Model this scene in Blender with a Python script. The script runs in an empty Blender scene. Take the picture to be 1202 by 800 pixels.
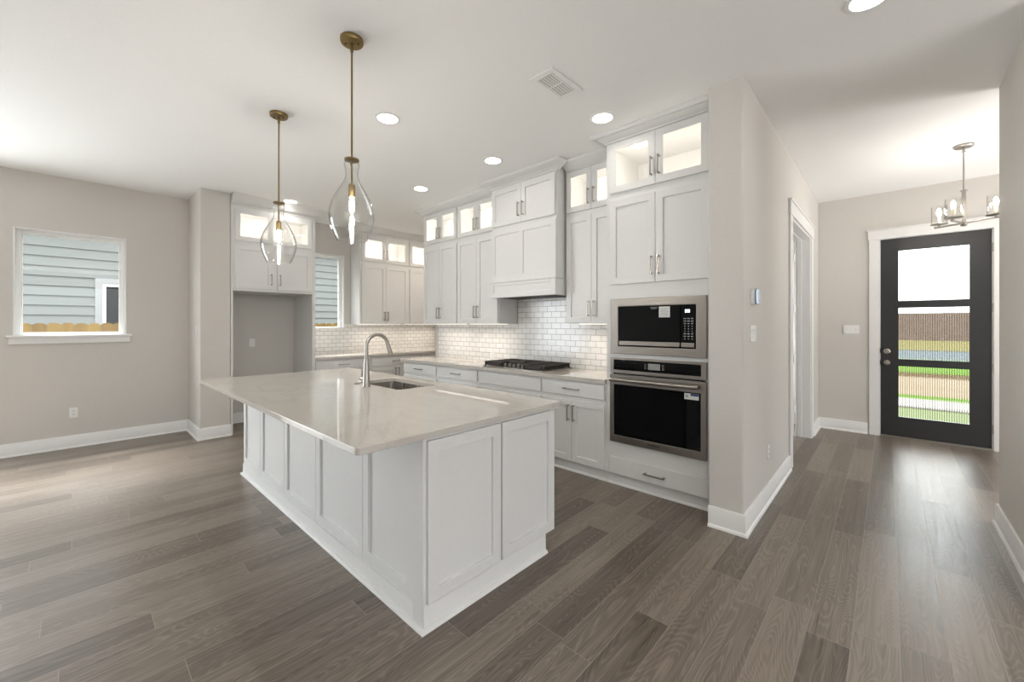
import bpy, bmesh, math, random
from mathutils import Vector, Matrix
random.seed(7)
PI = math.pi
SC = bpy.context.scene
COL = SC.collection

# ------------------------------------------------------------------ camera
H = 3.06                                   # ceiling height
cam_d = bpy.data.cameras.new('camera')
cam = bpy.data.objects.new('camera', cam_d)
COL.objects.link(cam)
cam.location = (0.0, 0.0, 1.403)
cam.rotation_euler = (PI/2, 0.0, 0.7476)
cam_d.sensor_fit = 'HORIZONTAL'
cam_d.sensor_width = 36.0
cam_d.lens = 477.1/1202*36.0
cam_d.shift_y = (380.5-400)/1202
cam_d.clip_start = 0.02
SC.camera = cam

# ------------------------------------------------------------------ light
SC.view_settings.view_transform = 'Standard'
SC.view_settings.look = 'None'
SC.view_settings.exposure = 0.36
SC.view_settings.gamma = 1.0
SC.view_settings.use_curve_mapping = False

SKY_HORIZON = 1.5
SKY_ZENITH = 6.0
SKY_GLOW = 4.0
SUN_POWER = 13.0
REAR_POWER = 6.0         # added light at the unseen rear window
SIDE_POWER = 140.0
GREAT_POWER = 6.0       # added light at an unseen great room window wall
REAR_UPLIGHT = 100.0       # added uplights outside the windows, in place of light bounced off paving
SIDE_UPLIGHT = 50.0
GREAT_UPLIGHT = 440.0
FOYER_POWER = 9.0  # added light at the unseen foyer window
FOYER_UPLIGHT = 160.0
STUDY_POWER = 25.0  # added light for the unseen study
CAN_POWER = 1.1
PANTRY_POWER = 16.0  # added downlight, out of view
CAB_POWER = 2.0
UNDER_POWER = 1.0

world = bpy.data.worlds.new('overcast_sky')
SC.world = world
world.use_nodes = True
wn, wl = world.node_tree.nodes, world.node_tree.links
wn.clear()
w_out = wn.new('ShaderNodeOutputWorld')
w_bg = wn.new('ShaderNodeBackground')
w_tc = wn.new('ShaderNodeTexCoord')
w_sep = wn.new('ShaderNodeSeparateXYZ')
wl.new(w_tc.outputs['Generated'], w_sep.inputs[0])


def w_math(op, a, b=0.0):
    n = wn.new('ShaderNodeMath')
    n.operation = op
    for i, v in enumerate((a, b)):
        if isinstance(v, (int, float)):
            n.inputs[i].default_value = v
        else:
            wl.new(v, n.inputs[i])
    return n.outputs[0]


# cloudy sky: brighter overhead and brightest where the sun stands behind the cloud, beyond the front door
w_up = w_math('MULTIPLY', w_math('MAXIMUM', w_sep.outputs['Z'], 0.0), SKY_ZENITH)
w_dot = wn.new('ShaderNodeVectorMath')
w_dot.operation = 'DOT_PRODUCT'
w_dot.inputs[1].default_value = Vector((-0.40, 0.85, 0.34)).normalized()
wl.new(w_tc.outputs['Generated'], w_dot.inputs[0])
w_glow = w_math('MULTIPLY', w_math('POWER', w_math('MAXIMUM', w_dot.outputs['Value'], 0.0), 3.0), SKY_GLOW)
w_bg.inputs['Color'].default_value = (0.93, 0.97, 1.0, 1)
wl.new(w_math('ADD', w_math('ADD', w_up, w_glow), SKY_HORIZON), w_bg.inputs['Strength'])
wl.new(w_bg.outputs[0], w_out.inputs['Surface'])


def area_light(name, loc, rot, sx, sy, power, color=(1, 1, 1), parent=None, spread=PI):
    d = bpy.data.lights.new(name, 'AREA')
    d.shape = 'RECTANGLE'
    d.size, d.size_y = sx, sy
    d.energy = power
    d.color = color
    d.spread = spread
    o = bpy.data.objects.new(name, d)
    COL.objects.link(o)
    o.location = loc
    o.rotation_euler = rot
    if parent:
        o.parent = parent
    return o


# hazy sun over the neighbouring roof, falling through the left windows
sun_d = bpy.data.lights.new('hazy_sun', 'SUN')
sun_d.energy = SUN_POWER
sun_d.angle = math.radians(32)
sun_d.color = (1.0, 0.985, 0.96)
sun = bpy.data.objects.new('hazy_sun', sun_d)
COL.objects.link(sun)
sun.rotation_euler = Vector((0.56, 0.12, -0.80)).to_track_quat('-Z', 'Y').to_euler()

# added daylight lamps at an unseen window of the rear wall
XG = 5.50                                       # great room's right wall
UP = (PI, 0, 0)
ADDED_REAR_WIN = [(1.5, 3.3)]
for a, b in ADDED_REAR_WIN:
    area_light('added_rear_window_light', ((a+b)/2, -4.62, 1.45), (-PI/2, 0, PI), b-a, 2.2, REAR_POWER, (0.95, 0.97, 1.0))
    area_light('added_rear_uplight', ((a+b)/2, -5.55, 0.02), UP, b-a, 1.6, REAR_UPLIGHT, (1.0, 0.98, 0.95))  # added uplight outside the window, lifts the ceiling
# tall sliding window of the left wall beyond the frame edge, then lamps added at unseen great room and foyer windows
SLIDER = (-3.3, -0.80, 0.10, 2.55)
area_light('side_window_daylight', (-6.99, -2.05, 1.33), (0, -PI/2, 0), 2.4, 2.4, SIDE_POWER, (0.92, 0.96, 1.0))
area_light('added_side_uplight', (-7.90, -2.05, 0.02), UP, 1.6, 2.4, SIDE_UPLIGHT, (1.0, 0.99, 0.97))  # uplight added outside, no paving there; brightens the ceiling
ADDED_GREAT_WIN = (-3.2, 3.6, 0.25, 2.6)
area_light('added_great_room_light', (XG+0.17, 0.2, 1.43), (0, PI/2, 0), 2.3, 6.7, GREAT_POWER, (1.0, 0.975, 0.94))
area_light('added_great_room_uplight', (XG+1.1, 0.2, 0.02), UP, 1.6, 6.7, GREAT_UPLIGHT, (1.0, 0.97, 0.93))
XE = 2.60                                       # foyer's side wall
ADDED_FOYER_WIN = (4.75, 6.55, 0.4, 2.6)
area_light('added_foyer_window_light', (XE+0.17, 5.65, 1.5), (0, PI/2, 0), 2.1, 1.8, FOYER_POWER, (0.95, 0.97, 1.0))
area_light('added_foyer_uplight', (XE+1.1, 5.65, 0.02), UP, 1.6, 1.8, FOYER_UPLIGHT, (1.0, 0.98, 0.95))
ADDED_STUDY_WIN = (-2.2, -1.2, 0.7, 2.4)  # unseen window and lamp added to light the study
area_light('added_study_window_light', (-1.7, 7.06, 1.55), (PI/2, 0, PI), 0.9, 1.6, STUDY_POWER, (0.95, 0.97, 1.0))

for nm, loc, rot, sx, sy in (('window_portal', (-7.02, 0.0, 1.865), (0, -PI/2, 0), 1.16, 0.88),
                             ('window_portal', (-7.02, 2.79, 1.95), (0, -PI/2, 0), 1.22, 0.71)):
    area_light(nm, loc, rot, sx, sy, 1.0).data.cycles.is_portal = True

# ------------------------------------------------------------------ materials
def new_mat(name):
    m = bpy.data.materials.new(name)
    m.use_nodes = True
    nt = m.node_tree
    b = nt.nodes['Principled BSDF']
    return m, nt, b


def N(nt, kind, **kw):
    n = nt.nodes.new(kind)
    for k, v in kw.items():
        setattr(n, k, v)
    return n


def math_n(nt, op, a, b=None):
    n = nt.nodes.new('ShaderNodeMath')
    n.operation = op
    for i, v in enumerate((a, b)):
        if v is None:
            continue
        if isinstance(v, (int, float)):
            n.inputs[i].default_value = v
        else:
            nt.links.new(v, n.inputs[i])
    return n.outputs[0]


def plain(name, col, rough=0.5, metal=0.0, bump=0.0, scale=80.0, var=0.0, spec=0.5, stretch=None):
    """Principled material with procedural noise in colour (var) and surface (bump)."""
    m, nt, b = new_mat(name)
    b.inputs['Roughness'].default_value = rough
    b.inputs['Metallic'].default_value = metal
    b.inputs['Specular IOR Level'].default_value = spec
    tc = N(nt, 'ShaderNodeTexCoord')
    mp = N(nt, 'ShaderNodeMapping')
    if stretch:
        mp.inputs['Scale'].default_value = stretch
    nz = N(nt, 'ShaderNodeTexNoise')
    nz.inputs['Scale'].default_value = scale
    nz.inputs['Detail'].default_value = 3.0
    nt.links.new(tc.outputs['Object'], mp.inputs['Vector'])
    nt.links.new(mp.outputs[0], nz.inputs['Vector'])
    r = N(nt, 'ShaderNodeValToRGB')
    c = Vector(col)
    r.color_ramp.elements[0].position = 0.3
    r.color_ramp.elements[1].position = 0.7
    r.color_ramp.elements[0].color = (*(c*(1-var)), 1)
    r.color_ramp.elements[1].color = (*[min(1, x*(1+var)) for x in c], 1)
    nt.links.new(nz.outputs['Fac'], r.inputs[0])
    nt.links.new(r.outputs[0], b.inputs['Base Color'])
    if bump > 0:
        bp = N(nt, 'ShaderNodeBump')
        bp.inputs['Strength'].default_value = bump
        bp.inputs['Distance'].default_value = 0.002
        nt.links.new(nz.outputs['Fac'], bp.inputs['Height'])
        nt.links.new(bp.outputs[0], b.inputs['Normal'])
    return m


def emissive(name, col, strength):
    m, nt, b = new_mat(name)
    b.inputs['Base Color'].default_value = (0.8, 0.8, 0.8, 1)
    b.inputs['Emission Color'].default_value = (*col, 1)
    b.inputs['Emission Strength'].default_value = strength
    return m


def thin_glass(name, tint=(0.97, 0.98, 0.98), rough=0.0, ior=1.45, edge=0.0):
    m = bpy.data.materials.new(name)
    m.use_nodes = True
    nt = m.node_tree
    nt.nodes.clear()
    o = N(nt, 'ShaderNodeOutputMaterial')
    mx = N(nt, 'ShaderNodeMixShader')
    t = N(nt, 'ShaderNodeBsdfTransparent')
    t.inputs[0].default_value = (*tint, 1)
    g = N(nt, 'ShaderNodeBsdfGlossy')
    g.inputs['Roughness'].default_value = rough
    lw = N(nt, 'ShaderNodeLayerWeight')
    lw.inputs['Blend'].default_value = 0.5
    f0 = ((ior-1)/(ior+1))**2
    fr = math_n(nt, 'ADD', math_n(nt, 'MULTIPLY', math_n(nt, 'POWER', lw.outputs['Facing'], 5.0), 1-f0), f0)
    nt.links.new(fr, mx.inputs[0])
    nt.links.new(t.outputs[0], mx.inputs[1])
    nt.links.new(g.outputs[0], mx.inputs[2])
    ed = math_n(nt, 'SUBTRACT', 1.0, math_n(nt, 'MULTIPLY', math_n(nt, 'POWER', lw.outputs['Facing'], 4.0), edge))
    cc = N(nt, 'ShaderNodeMix', data_type='RGBA')
    nt.links.new(ed, cc.inputs['Factor'])
    cc.inputs['A'].default_value = (0.12, 0.12, 0.12, 1)
    cc.inputs['B'].default_value = (*tint, 1)
    nt.links.new(cc.outputs['Result'], t.inputs[0])
    nt.links.new(mx.outputs[0], o.inputs[0])
    return m


def floor_mat():
    m, nt, b = new_mat('grey_oak_planks')
    L = nt.links
    tc = N(nt, 'ShaderNodeTexCoord')
    sp = N(nt, 'ShaderNodeSeparateXYZ')
    L.new(tc.outputs['Object'], sp.inputs[0])
    X, Y = sp.outputs['X'], sp.outputs['Y']
    W, LEN = 0.157, 1.25
    u = math_n(nt, 'DIVIDE', math_n(nt, 'ADD', X, 20*W-0.035), W)
    row = math_n(nt, 'FLOOR', u)
    fu = math_n(nt, 'SUBTRACT', u, row)
    wn1 = N(nt, 'ShaderNodeTexWhiteNoise', noise_dimensions='1D')
    L.new(row, wn1.inputs['W'])
    v = math_n(nt, 'ADD', math_n(nt, 'DIVIDE', Y, LEN), math_n(nt, 'MULTIPLY', wn1.outputs['Value'], 7.3))
    idx = math_n(nt, 'FLOOR', v)
    fv = math_n(nt, 'SUBTRACT', v, idx)
    cv = N(nt, 'ShaderNodeCombineXYZ')
    L.new(row, cv.inputs[0]); L.new(idx, cv.inputs[1])
    wn2 = N(nt, 'ShaderNodeTexWhiteNoise', noise_dimensions='2D')
    L.new(cv.outputs[0], wn2.inputs['Vector'])
    cell = wn2.outputs['Value']
    # grain
    gv = N(nt, 'ShaderNodeCombineXYZ')
    L.new(math_n(nt, 'MULTIPLY', X, 55.0), gv.inputs[0])
    L.new(math_n(nt, 'MULTIPLY', Y, 1.6), gv.inputs[1])
    L.new(math_n(nt, 'MULTIPLY', cell, 40.0), gv.inputs[2])
    g1 = N(nt, 'ShaderNodeTexNoise')
    g1.inputs['Scale'].default_value = 1.0
    g1.inputs['Detail'].default_value = 5.0
    g1.inputs['Roughness'].default_value = 0.65
    g1.inputs['Distortion'].default_value = 0.4
    L.new(gv.outputs[0], g1.inputs['Vector'])
    # cathedral rings
    cvv = N(nt, 'ShaderNodeCombineXYZ')
    L.new(math_n(nt, 'MULTIPLY', X, 9.0), cvv.inputs[0])
    L.new(math_n(nt, 'MULTIPLY', Y, 1.3), cvv.inputs[1])
    L.new(math_n(nt, 'MULTIPLY', cell, 60.0), cvv.inputs[2])
    n2 = N(nt, 'ShaderNodeTexNoise')
    n2.inputs['Scale'].default_value = 1.0
    n2.inputs['Detail'].default_value = 1.0
    L.new(cvv.outputs[0], n2.inputs['Vector'])
    rings = math_n(nt, 'SINE', math_n(nt, 'MULTIPLY', n2.outputs['Fac'], 95.0))
    rings = math_n(nt, 'POWER', math_n(nt, 'ABSOLUTE', rings), 5.0)
    rings = math_n(nt, 'MULTIPLY', rings, math_n(nt, 'ADD', g1.outputs['Fac'], 0.35))
    val = math_n(nt, 'ADD', math_n(nt, 'MULTIPLY', math_n(nt, 'POWER', cell, 1.0), 0.24),
                 math_n(nt, 'MULTIPLY', g1.outputs['Fac'], 0.62))
    val = math_n(nt, 'ADD', math_n(nt, 'SUBTRACT', val, 0.035), math_n(nt, 'MULTIPLY', rings, 0.14))
    rp = N(nt, 'ShaderNodeValToRGB')
    e = rp.color_ramp.elements
    e[0].position = 0.16; e[0].color = (0.072, 0.056, 0.043, 1)
    e[1].position = 0.62; e[1].color = (0.262, 0.218, 0.177, 1)
    mid = rp.color_ramp.elements.new(0.37); mid.color = (0.152, 0.123, 0.098, 1)
    L.new(val, rp.inputs[0])
    # joints; their pale colour paints in the glint of the plank bevels
    j1 = math_n(nt, 'LESS_THAN', math_n(nt, 'MINIMUM', fu, math_n(nt, 'SUBTRACT', 1.0, fu)), 0.009)
    j2 = math_n(nt, 'LESS_THAN', math_n(nt, 'MINIMUM', fv, math_n(nt, 'SUBTRACT', 1.0, fv)), 0.0011)
    j = math_n(nt, 'MAXIMUM', j1, j2)
    mix = N(nt, 'ShaderNodeMix', data_type='RGBA')
    L.new(j, mix.inputs['Factor'])
    L.new(rp.outputs[0], mix.inputs['A'])
    mix.inputs['B'].default_value = (0.29, 0.25, 0.21, 1)
    L.new(mix.outputs['Result'], b.inputs['Base Color'])
    b.inputs['Specular IOR Level'].default_value = 0.5
    rr = math_n(nt, 'ADD', math_n(nt, 'MULTIPLY', g1.outputs['Fac'], 0.30), 0.19)
    L.new(rr, b.inputs['Roughness'])
    bp = N(nt, 'ShaderNodeBump')
    bp.inputs['Strength'].default_value = 0.5
    bp.inputs['Distance'].default_value = 0.001
    hgt = math_n(nt, 'SUBTRACT', g1.outputs['Fac'], math_n(nt, 'MULTIPLY', j, 1.0))
    L.new(hgt, bp.inputs['Height'])
    L.new(bp.outputs[0], b.inputs['Normal'])
    return m


def tile_mat(name, axis, zoff, aoff):
    m, nt, b = new_mat(name)
    L = nt.links
    tc = N(nt, 'ShaderNodeTexCoord')
    sp = N(nt, 'ShaderNodeSeparateXYZ')
    L.new(tc.outputs['Object'], sp.inputs[0])
    cb = N(nt, 'ShaderNodeCombineXYZ')
    L.new(math_n(nt, 'ADD', sp.outputs[axis], aoff), cb.inputs[0])
    L.new(math_n(nt, 'ADD', sp.outputs['Z'], zoff), cb.inputs[1])
    br = N(nt, 'ShaderNodeTexBrick')
    br.offset = 0.5
    br.inputs['Scale'].default_value = 1.0
    br.inputs['Brick Width'].default_value = 0.132
    br.inputs['Row Height'].default_value = 0.066
    br.inputs['Mortar Size'].default_value = 0.0027
    br.inputs['Mortar Smooth'].default_value = 0.25
    br.inputs['Bias'].default_value = 0.0
    br.inputs['Color1'].default_value = (0.80, 0.79, 0.775, 1)
    br.inputs['Color2'].default_value = (0.86, 0.855, 0.845, 1)
    br.inputs['Mortar'].default_value = (0.36, 0.335, 0.305, 1)
    L.new(cb.outputs[0], br.inputs['Vector'])
    L.new(br.outputs['Color'], b.inputs['Base Color'])
    b.inputs['Roughness'].default_value = 0.13
    nz = N(nt, 'ShaderNodeTexNoise')
    nz.inputs['Scale'].default_value = 16.0
    nz.inputs['Detail'].default_value = 1.5
    L.new(cb.outputs[0], nz.inputs['Vector'])
    hgt = math_n(nt, 'SUBTRACT', math_n(nt, 'MULTIPLY', nz.outputs['Fac'], 1.1), math_n(nt, 'MULTIPLY', br.outputs['Fac'], 1.0))
    bp = N(nt, 'ShaderNodeBump')
    bp.inputs['Strength'].default_value = 0.6
    bp.inputs['Distance'].default_value = 0.003
    L.new(hgt, bp.inputs['Height'])
    L.new(bp.outputs[0], b.inputs['Normal'])
    return m


def quartz_mat():
    m, nt, b = new_mat('white_veined_quartz')
    L = nt.links
    tc = N(nt, 'ShaderNodeTexCoord')
    mp = N(nt, 'ShaderNodeMapping')
    mp.inputs['Rotation'].default_value = (0, 0, 0.5)
    mp.inputs['Scale'].default_value = (0.9, 2.0, 1.6)
    L.new(tc.outputs['Object'], mp.inputs['Vector'])
    n = N(nt, 'ShaderNodeTexNoise')
    n.inputs['Scale'].default_value = 1.3
    n.inputs['Detail'].default_value = 6.0
    n.inputs['Distortion'].default_value = 1.3
    L.new(mp.outputs[0], n.inputs['Vector'])
    d = math_n(nt, 'ABSOLUTE', math_n(nt, 'SUBTRACT', n.outputs['Fac'], 0.5))
    rp = N(nt, 'ShaderNodeValToRGB')
    e = rp.color_ramp.elements
    e[0].position = 0.0; e[0].color = (0.515, 0.475, 0.43, 1)
    e[1].position = 0.028; e[1].color = (0.575, 0.543, 0.50, 1)
    L.new(d, rp.inputs[0])
    n2 = N(nt, 'ShaderNodeTexNoise')
    n2.inputs['Scale'].default_value = 2.5
    n2.inputs['Detail'].default_value = 3.0
    L.new(tc.outputs['Object'], n2.inputs['Vector'])
    mix = N(nt, 'ShaderNodeMix', data_type='RGBA')
    fac = math_n(nt, 'MULTIPLY', n2.outputs['Fac'], 1.0)
    L.new(fac, mix.inputs['Factor'])
    L.new(rp.outputs[0], mix.inputs['A'])
    mix.inputs['B'].default_value = (0.582, 0.549, 0.505, 1)
    L.new(mix.outputs['Result'], b.inputs['Base Color'])
    b.inputs['Roughness'].default_value = 0.035
    b.inputs['IOR'].default_value = 1.85
    return m


def brushed(name, col, rough, axis_scale):
    m, nt, b = new_mat(name)
    L = nt.links
    b.inputs['Metallic'].default_value = 1.0
    b.inputs['Base Color'].default_value = (*col, 1)
    tc = N(nt, 'ShaderNodeTexCoord')
    mp = N(nt, 'ShaderNodeMapping')
    mp.inputs['Scale'].default_value = axis_scale
    n = N(nt, 'ShaderNodeTexNoise')
    n.inputs['Scale'].default_value = 1.0
    n.inputs['Detail'].default_value = 4.0
    L.new(tc.outputs['Object'], mp.inputs['Vector'])
    L.new(mp.outputs[0], n.inputs['Vector'])
    L.new(math_n(nt, 'ADD', math_n(nt, 'MULTIPLY', n.outputs['Fac'], 0.16), rough-0.08), b.inputs['Roughness'])
    bp = N(nt, 'ShaderNodeBump')
    bp.inputs['Strength'].default_value = 0.06
    bp.inputs['Distance'].default_value = 0.001
    L.new(n.outputs['Fac'], bp.inputs['Height'])
    L.new(bp.outputs[0], b.inputs['Normal'])
    return m


def reeded_mat():
    m = bpy.data.materials.new('reeded_glass')
    m.use_nodes = True
    nt = m.node_tree
    nt.nodes.clear()
    o = N(nt, 'ShaderNodeOutputMaterial')
    g = N(nt, 'ShaderNodeBsdfGlass')
    g.inputs['IOR'].default_value = 1.45
    g.inputs['Roughness'].default_value = 0.0
    g.inputs['Color'].default_value = (0.97, 0.98, 0.97, 1)
    tc = N(nt, 'ShaderNodeTexCoord')
    sp = N(nt, 'ShaderNodeSeparateXYZ')
    nt.links.new(tc.outputs['Object'], sp.inputs[0])
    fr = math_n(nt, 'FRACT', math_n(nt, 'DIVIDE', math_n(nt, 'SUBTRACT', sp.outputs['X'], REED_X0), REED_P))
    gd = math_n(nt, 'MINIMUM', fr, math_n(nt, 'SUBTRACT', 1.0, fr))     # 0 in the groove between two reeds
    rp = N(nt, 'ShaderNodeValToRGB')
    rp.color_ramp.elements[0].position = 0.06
    rp.color_ramp.elements[0].color = (0.42, 0.43, 0.41, 1)  # groove darkening tinted into the glass, standing in for refraction
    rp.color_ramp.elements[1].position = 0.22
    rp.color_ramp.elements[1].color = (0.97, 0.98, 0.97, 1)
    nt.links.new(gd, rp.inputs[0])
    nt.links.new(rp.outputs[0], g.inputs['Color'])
    nt.links.new(g.outputs[0], o.inputs[0])
    return m


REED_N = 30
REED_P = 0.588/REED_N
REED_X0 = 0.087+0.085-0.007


def cedar_mat():
    m, nt, b = new_mat('new_cedar_pickets')
    L = nt.links
    tc = N(nt, 'ShaderNodeTexCoord')
    oi = N(nt, 'ShaderNodeObjectInfo')
    mp = N(nt, 'ShaderNodeMapping')
    mp.inputs['Scale'].default_value = (22, 22, 2.2)
    L.new(tc.outputs['Object'], mp.inputs['Vector'])
    n = N(nt, 'ShaderNodeTexNoise')
    n.inputs['Scale'].default_value = 1.0
    n.inputs['Detail'].default_value = 4.0
    n.inputs['Distortion'].default_value = 0.8
    L.new(mp.outputs[0], n.inputs['Vector'])
    v = math_n(nt, 'ADD', math_n(nt, 'MULTIPLY', n.outputs['Fac'], 0.8), math_n(nt, 'MULTIPLY', oi.outputs['Random'], 0.35))
    rp = N(nt, 'ShaderNodeValToRGB')
    e = rp.color_ramp.elements
    e[0].position = 0.2; e[0].color = (0.070, 0.036, 0.007, 1)
    e[1].position = 0.9; e[1].color = (0.215, 0.138, 0.036, 1)
    L.new(v, rp.inputs[0])
    L.new(rp.outputs[0], b.inputs['Base Color'])
    b.inputs['Roughness'].default_value = 0.8
    b.inputs['Specular IOR Level'].default_value = 0.1
    return m


MT = {}
MT['wall'] = plain('greige_wall_paint', (0.622, 0.595, 0.560), 0.75, bump=0.8, scale=95, var=0.012, spec=0.3)
MT['ceiling'] = plain('white_ceiling_paint', (0.845, 0.842, 0.835), 0.85, bump=0.3, scale=70, var=0.012, spec=0.25)
MT['trim'] = plain('white_trim_paint', (0.79, 0.785, 0.775), 0.35, var=0.01, scale=30)
MT['cab'] = plain('white_cabinet_paint', (0.715, 0.713, 0.705), 0.38, var=0.01, scale=25)
MT['cab_in'] = plain('white_cabinet_interior', (0.88, 0.87, 0.85), 0.5, var=0.01, scale=25)
MT['floor'] = floor_mat()
MT['tile_range'] = tile_mat('white_subway_tile_range', 'X', 10*0.066-0.915+0.024, 10.03)
MT['tile_left'] = tile_mat('white_subway_tile_left', 'Y', 10*0.066-0.915+0.024, 10.0)
MT['quartz'] = quartz_mat()
MT['steel'] = brushed('brushed_stainless', (0.30, 0.278, 0.256), 0.33, (3, 3, 900))
MT['sinksteel'] = brushed('sink_stainless', (0.66, 0.635, 0.60), 0.25, (60, 4, 4))
MT['nickel'] = brushed('brushed_nickel', (0.40, 0.375, 0.345), 0.32, (40, 40, 40))
MT['brass'] = brushed('aged_brass', (0.27, 0.195, 0.085), 0.36, (50, 50, 10))
MT['blackglass'] = plain('black_appliance_glass', (0.003, 0.003, 0.0035), 0.05, var=0.0, spec=0.12)
MT['black'] = plain('black_plastic', (0.012, 0.012, 0.012), 0.4, var=0.1)
MT['iron'] = plain('cast_iron', (0.022, 0.017, 0.012), 0.45, bump=0.3, scale=250, var=0.2)
MT['door'] = plain('charcoal_door_paint', (0.026, 0.026, 0.027), 0.38, bump=0.05, scale=60, var=0.05)
MT['glass'] = thin_glass('clear_window_glass')
MT['cabglass'] = thin_glass('clear_cabinet_glass', (0.98, 0.98, 0.97))
MT['lampglass'] = thin_glass('clear_lamp_glass', (0.985, 0.985, 0.98), 0.0, 1.55, 0.40)
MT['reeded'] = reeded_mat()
MT['plastic'] = plain('white_plastic', (0.82, 0.82, 0.81), 0.3, var=0.01)
MT['slot'] = plain('dark_slot', (0.05, 0.05, 0.05), 0.6)
MT['sticker'] = plain('paper_sticker', (0.68, 0.68, 0.66), 0.6, var=0.05, scale=300)
MT['sticker_blue'] = plain('navy_sticker_print', (0.03, 0.04, 0.14), 0.5)
MT['keymark'] = plain('grey_key_print', (0.35, 0.36, 0.37), 0.5)
MT['lcd'] = plain('grey_lcd', (0.30, 0.30, 0.29), 0.25, var=0.1, scale=200)
MT['digit'] = emissive('lit_digits', (0.75, 0.9, 1.0), 1.6)
MT['can'] = emissive('downlight_lens_glow', (1.0, 0.97, 0.92), 9.0)
MT['bulb'] = emissive('warm_bulb_glow', (1.0, 0.93, 0.84), 560.0)
MT['candle'] = emissive('candle_bulb_glow', (1.0, 0.93, 0.84), 240.0)
MT['led'] = emissive('led_strip_glow', (1.0, 0.92, 0.82), 1.1)
MT['cream'] = plain('cream_candle_sleeve', (0.72, 0.66, 0.55), 0.5)
MT['blueface'] = plain('glossy_blue_grey_screen', (0.22, 0.29, 0.42), 0.08)
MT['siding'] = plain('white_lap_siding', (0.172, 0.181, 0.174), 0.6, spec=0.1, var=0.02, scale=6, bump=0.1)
MT['siding_trim'] = plain('white_exterior_trim', (0.25, 0.255, 0.255), 0.5)
MT['darkscreen'] = plain('dark_window_screen', (0.008, 0.009, 0.008), 0.8, var=0.6, scale=60, spec=0.1)
MT['cedar'] = cedar_mat()
MT['lawn'] = plain('green_lawn', (0.046, 0.076, 0.018), 0.9, spec=0.0, var=0.3, scale=3)
MT['lawnpale'] = plain('thin_new_grass', (0.074, 0.085, 0.048), 0.9, spec=0.0, var=0.3, scale=6)
MT['street'] = plain('tan_concrete_street', (0.100, 0.080, 0.058), 0.85, spec=0.0, var=0.08, scale=0.8, stretch=(0.2, 1.6, 1))
MT['walk'] = plain('pale_sidewalk', (0.135, 0.128, 0.118), 0.85, spec=0.0, var=0.04, scale=5)
MT['porch'] = plain('grey_porch_concrete', (0.090, 0.084, 0.076), 0.85, spec=0.0, var=0.05, scale=8)
MT['dirt'] = plain('brown_dirt', (0.046, 0.033, 0.019), 0.95, spec=0.0, var=0.2, scale=2)
MT['dry'] = plain('dry_yellow_field', (0.070, 0.062, 0.028), 0.95, spec=0.0, var=0.25, scale=0.15)
MT['asphalt'] = plain('blue_grey_asphalt', (0.050, 0.058, 0.062), 0.9, spec=0.0, var=0.1, scale=0.6)
MT['brownwall'] = plain('brown_far_fence', (0.125, 0.092, 0.074), 0.9, spec=0.0, var=0.15, scale=0.3, stretch=(6, 1, 0.3))


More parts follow.
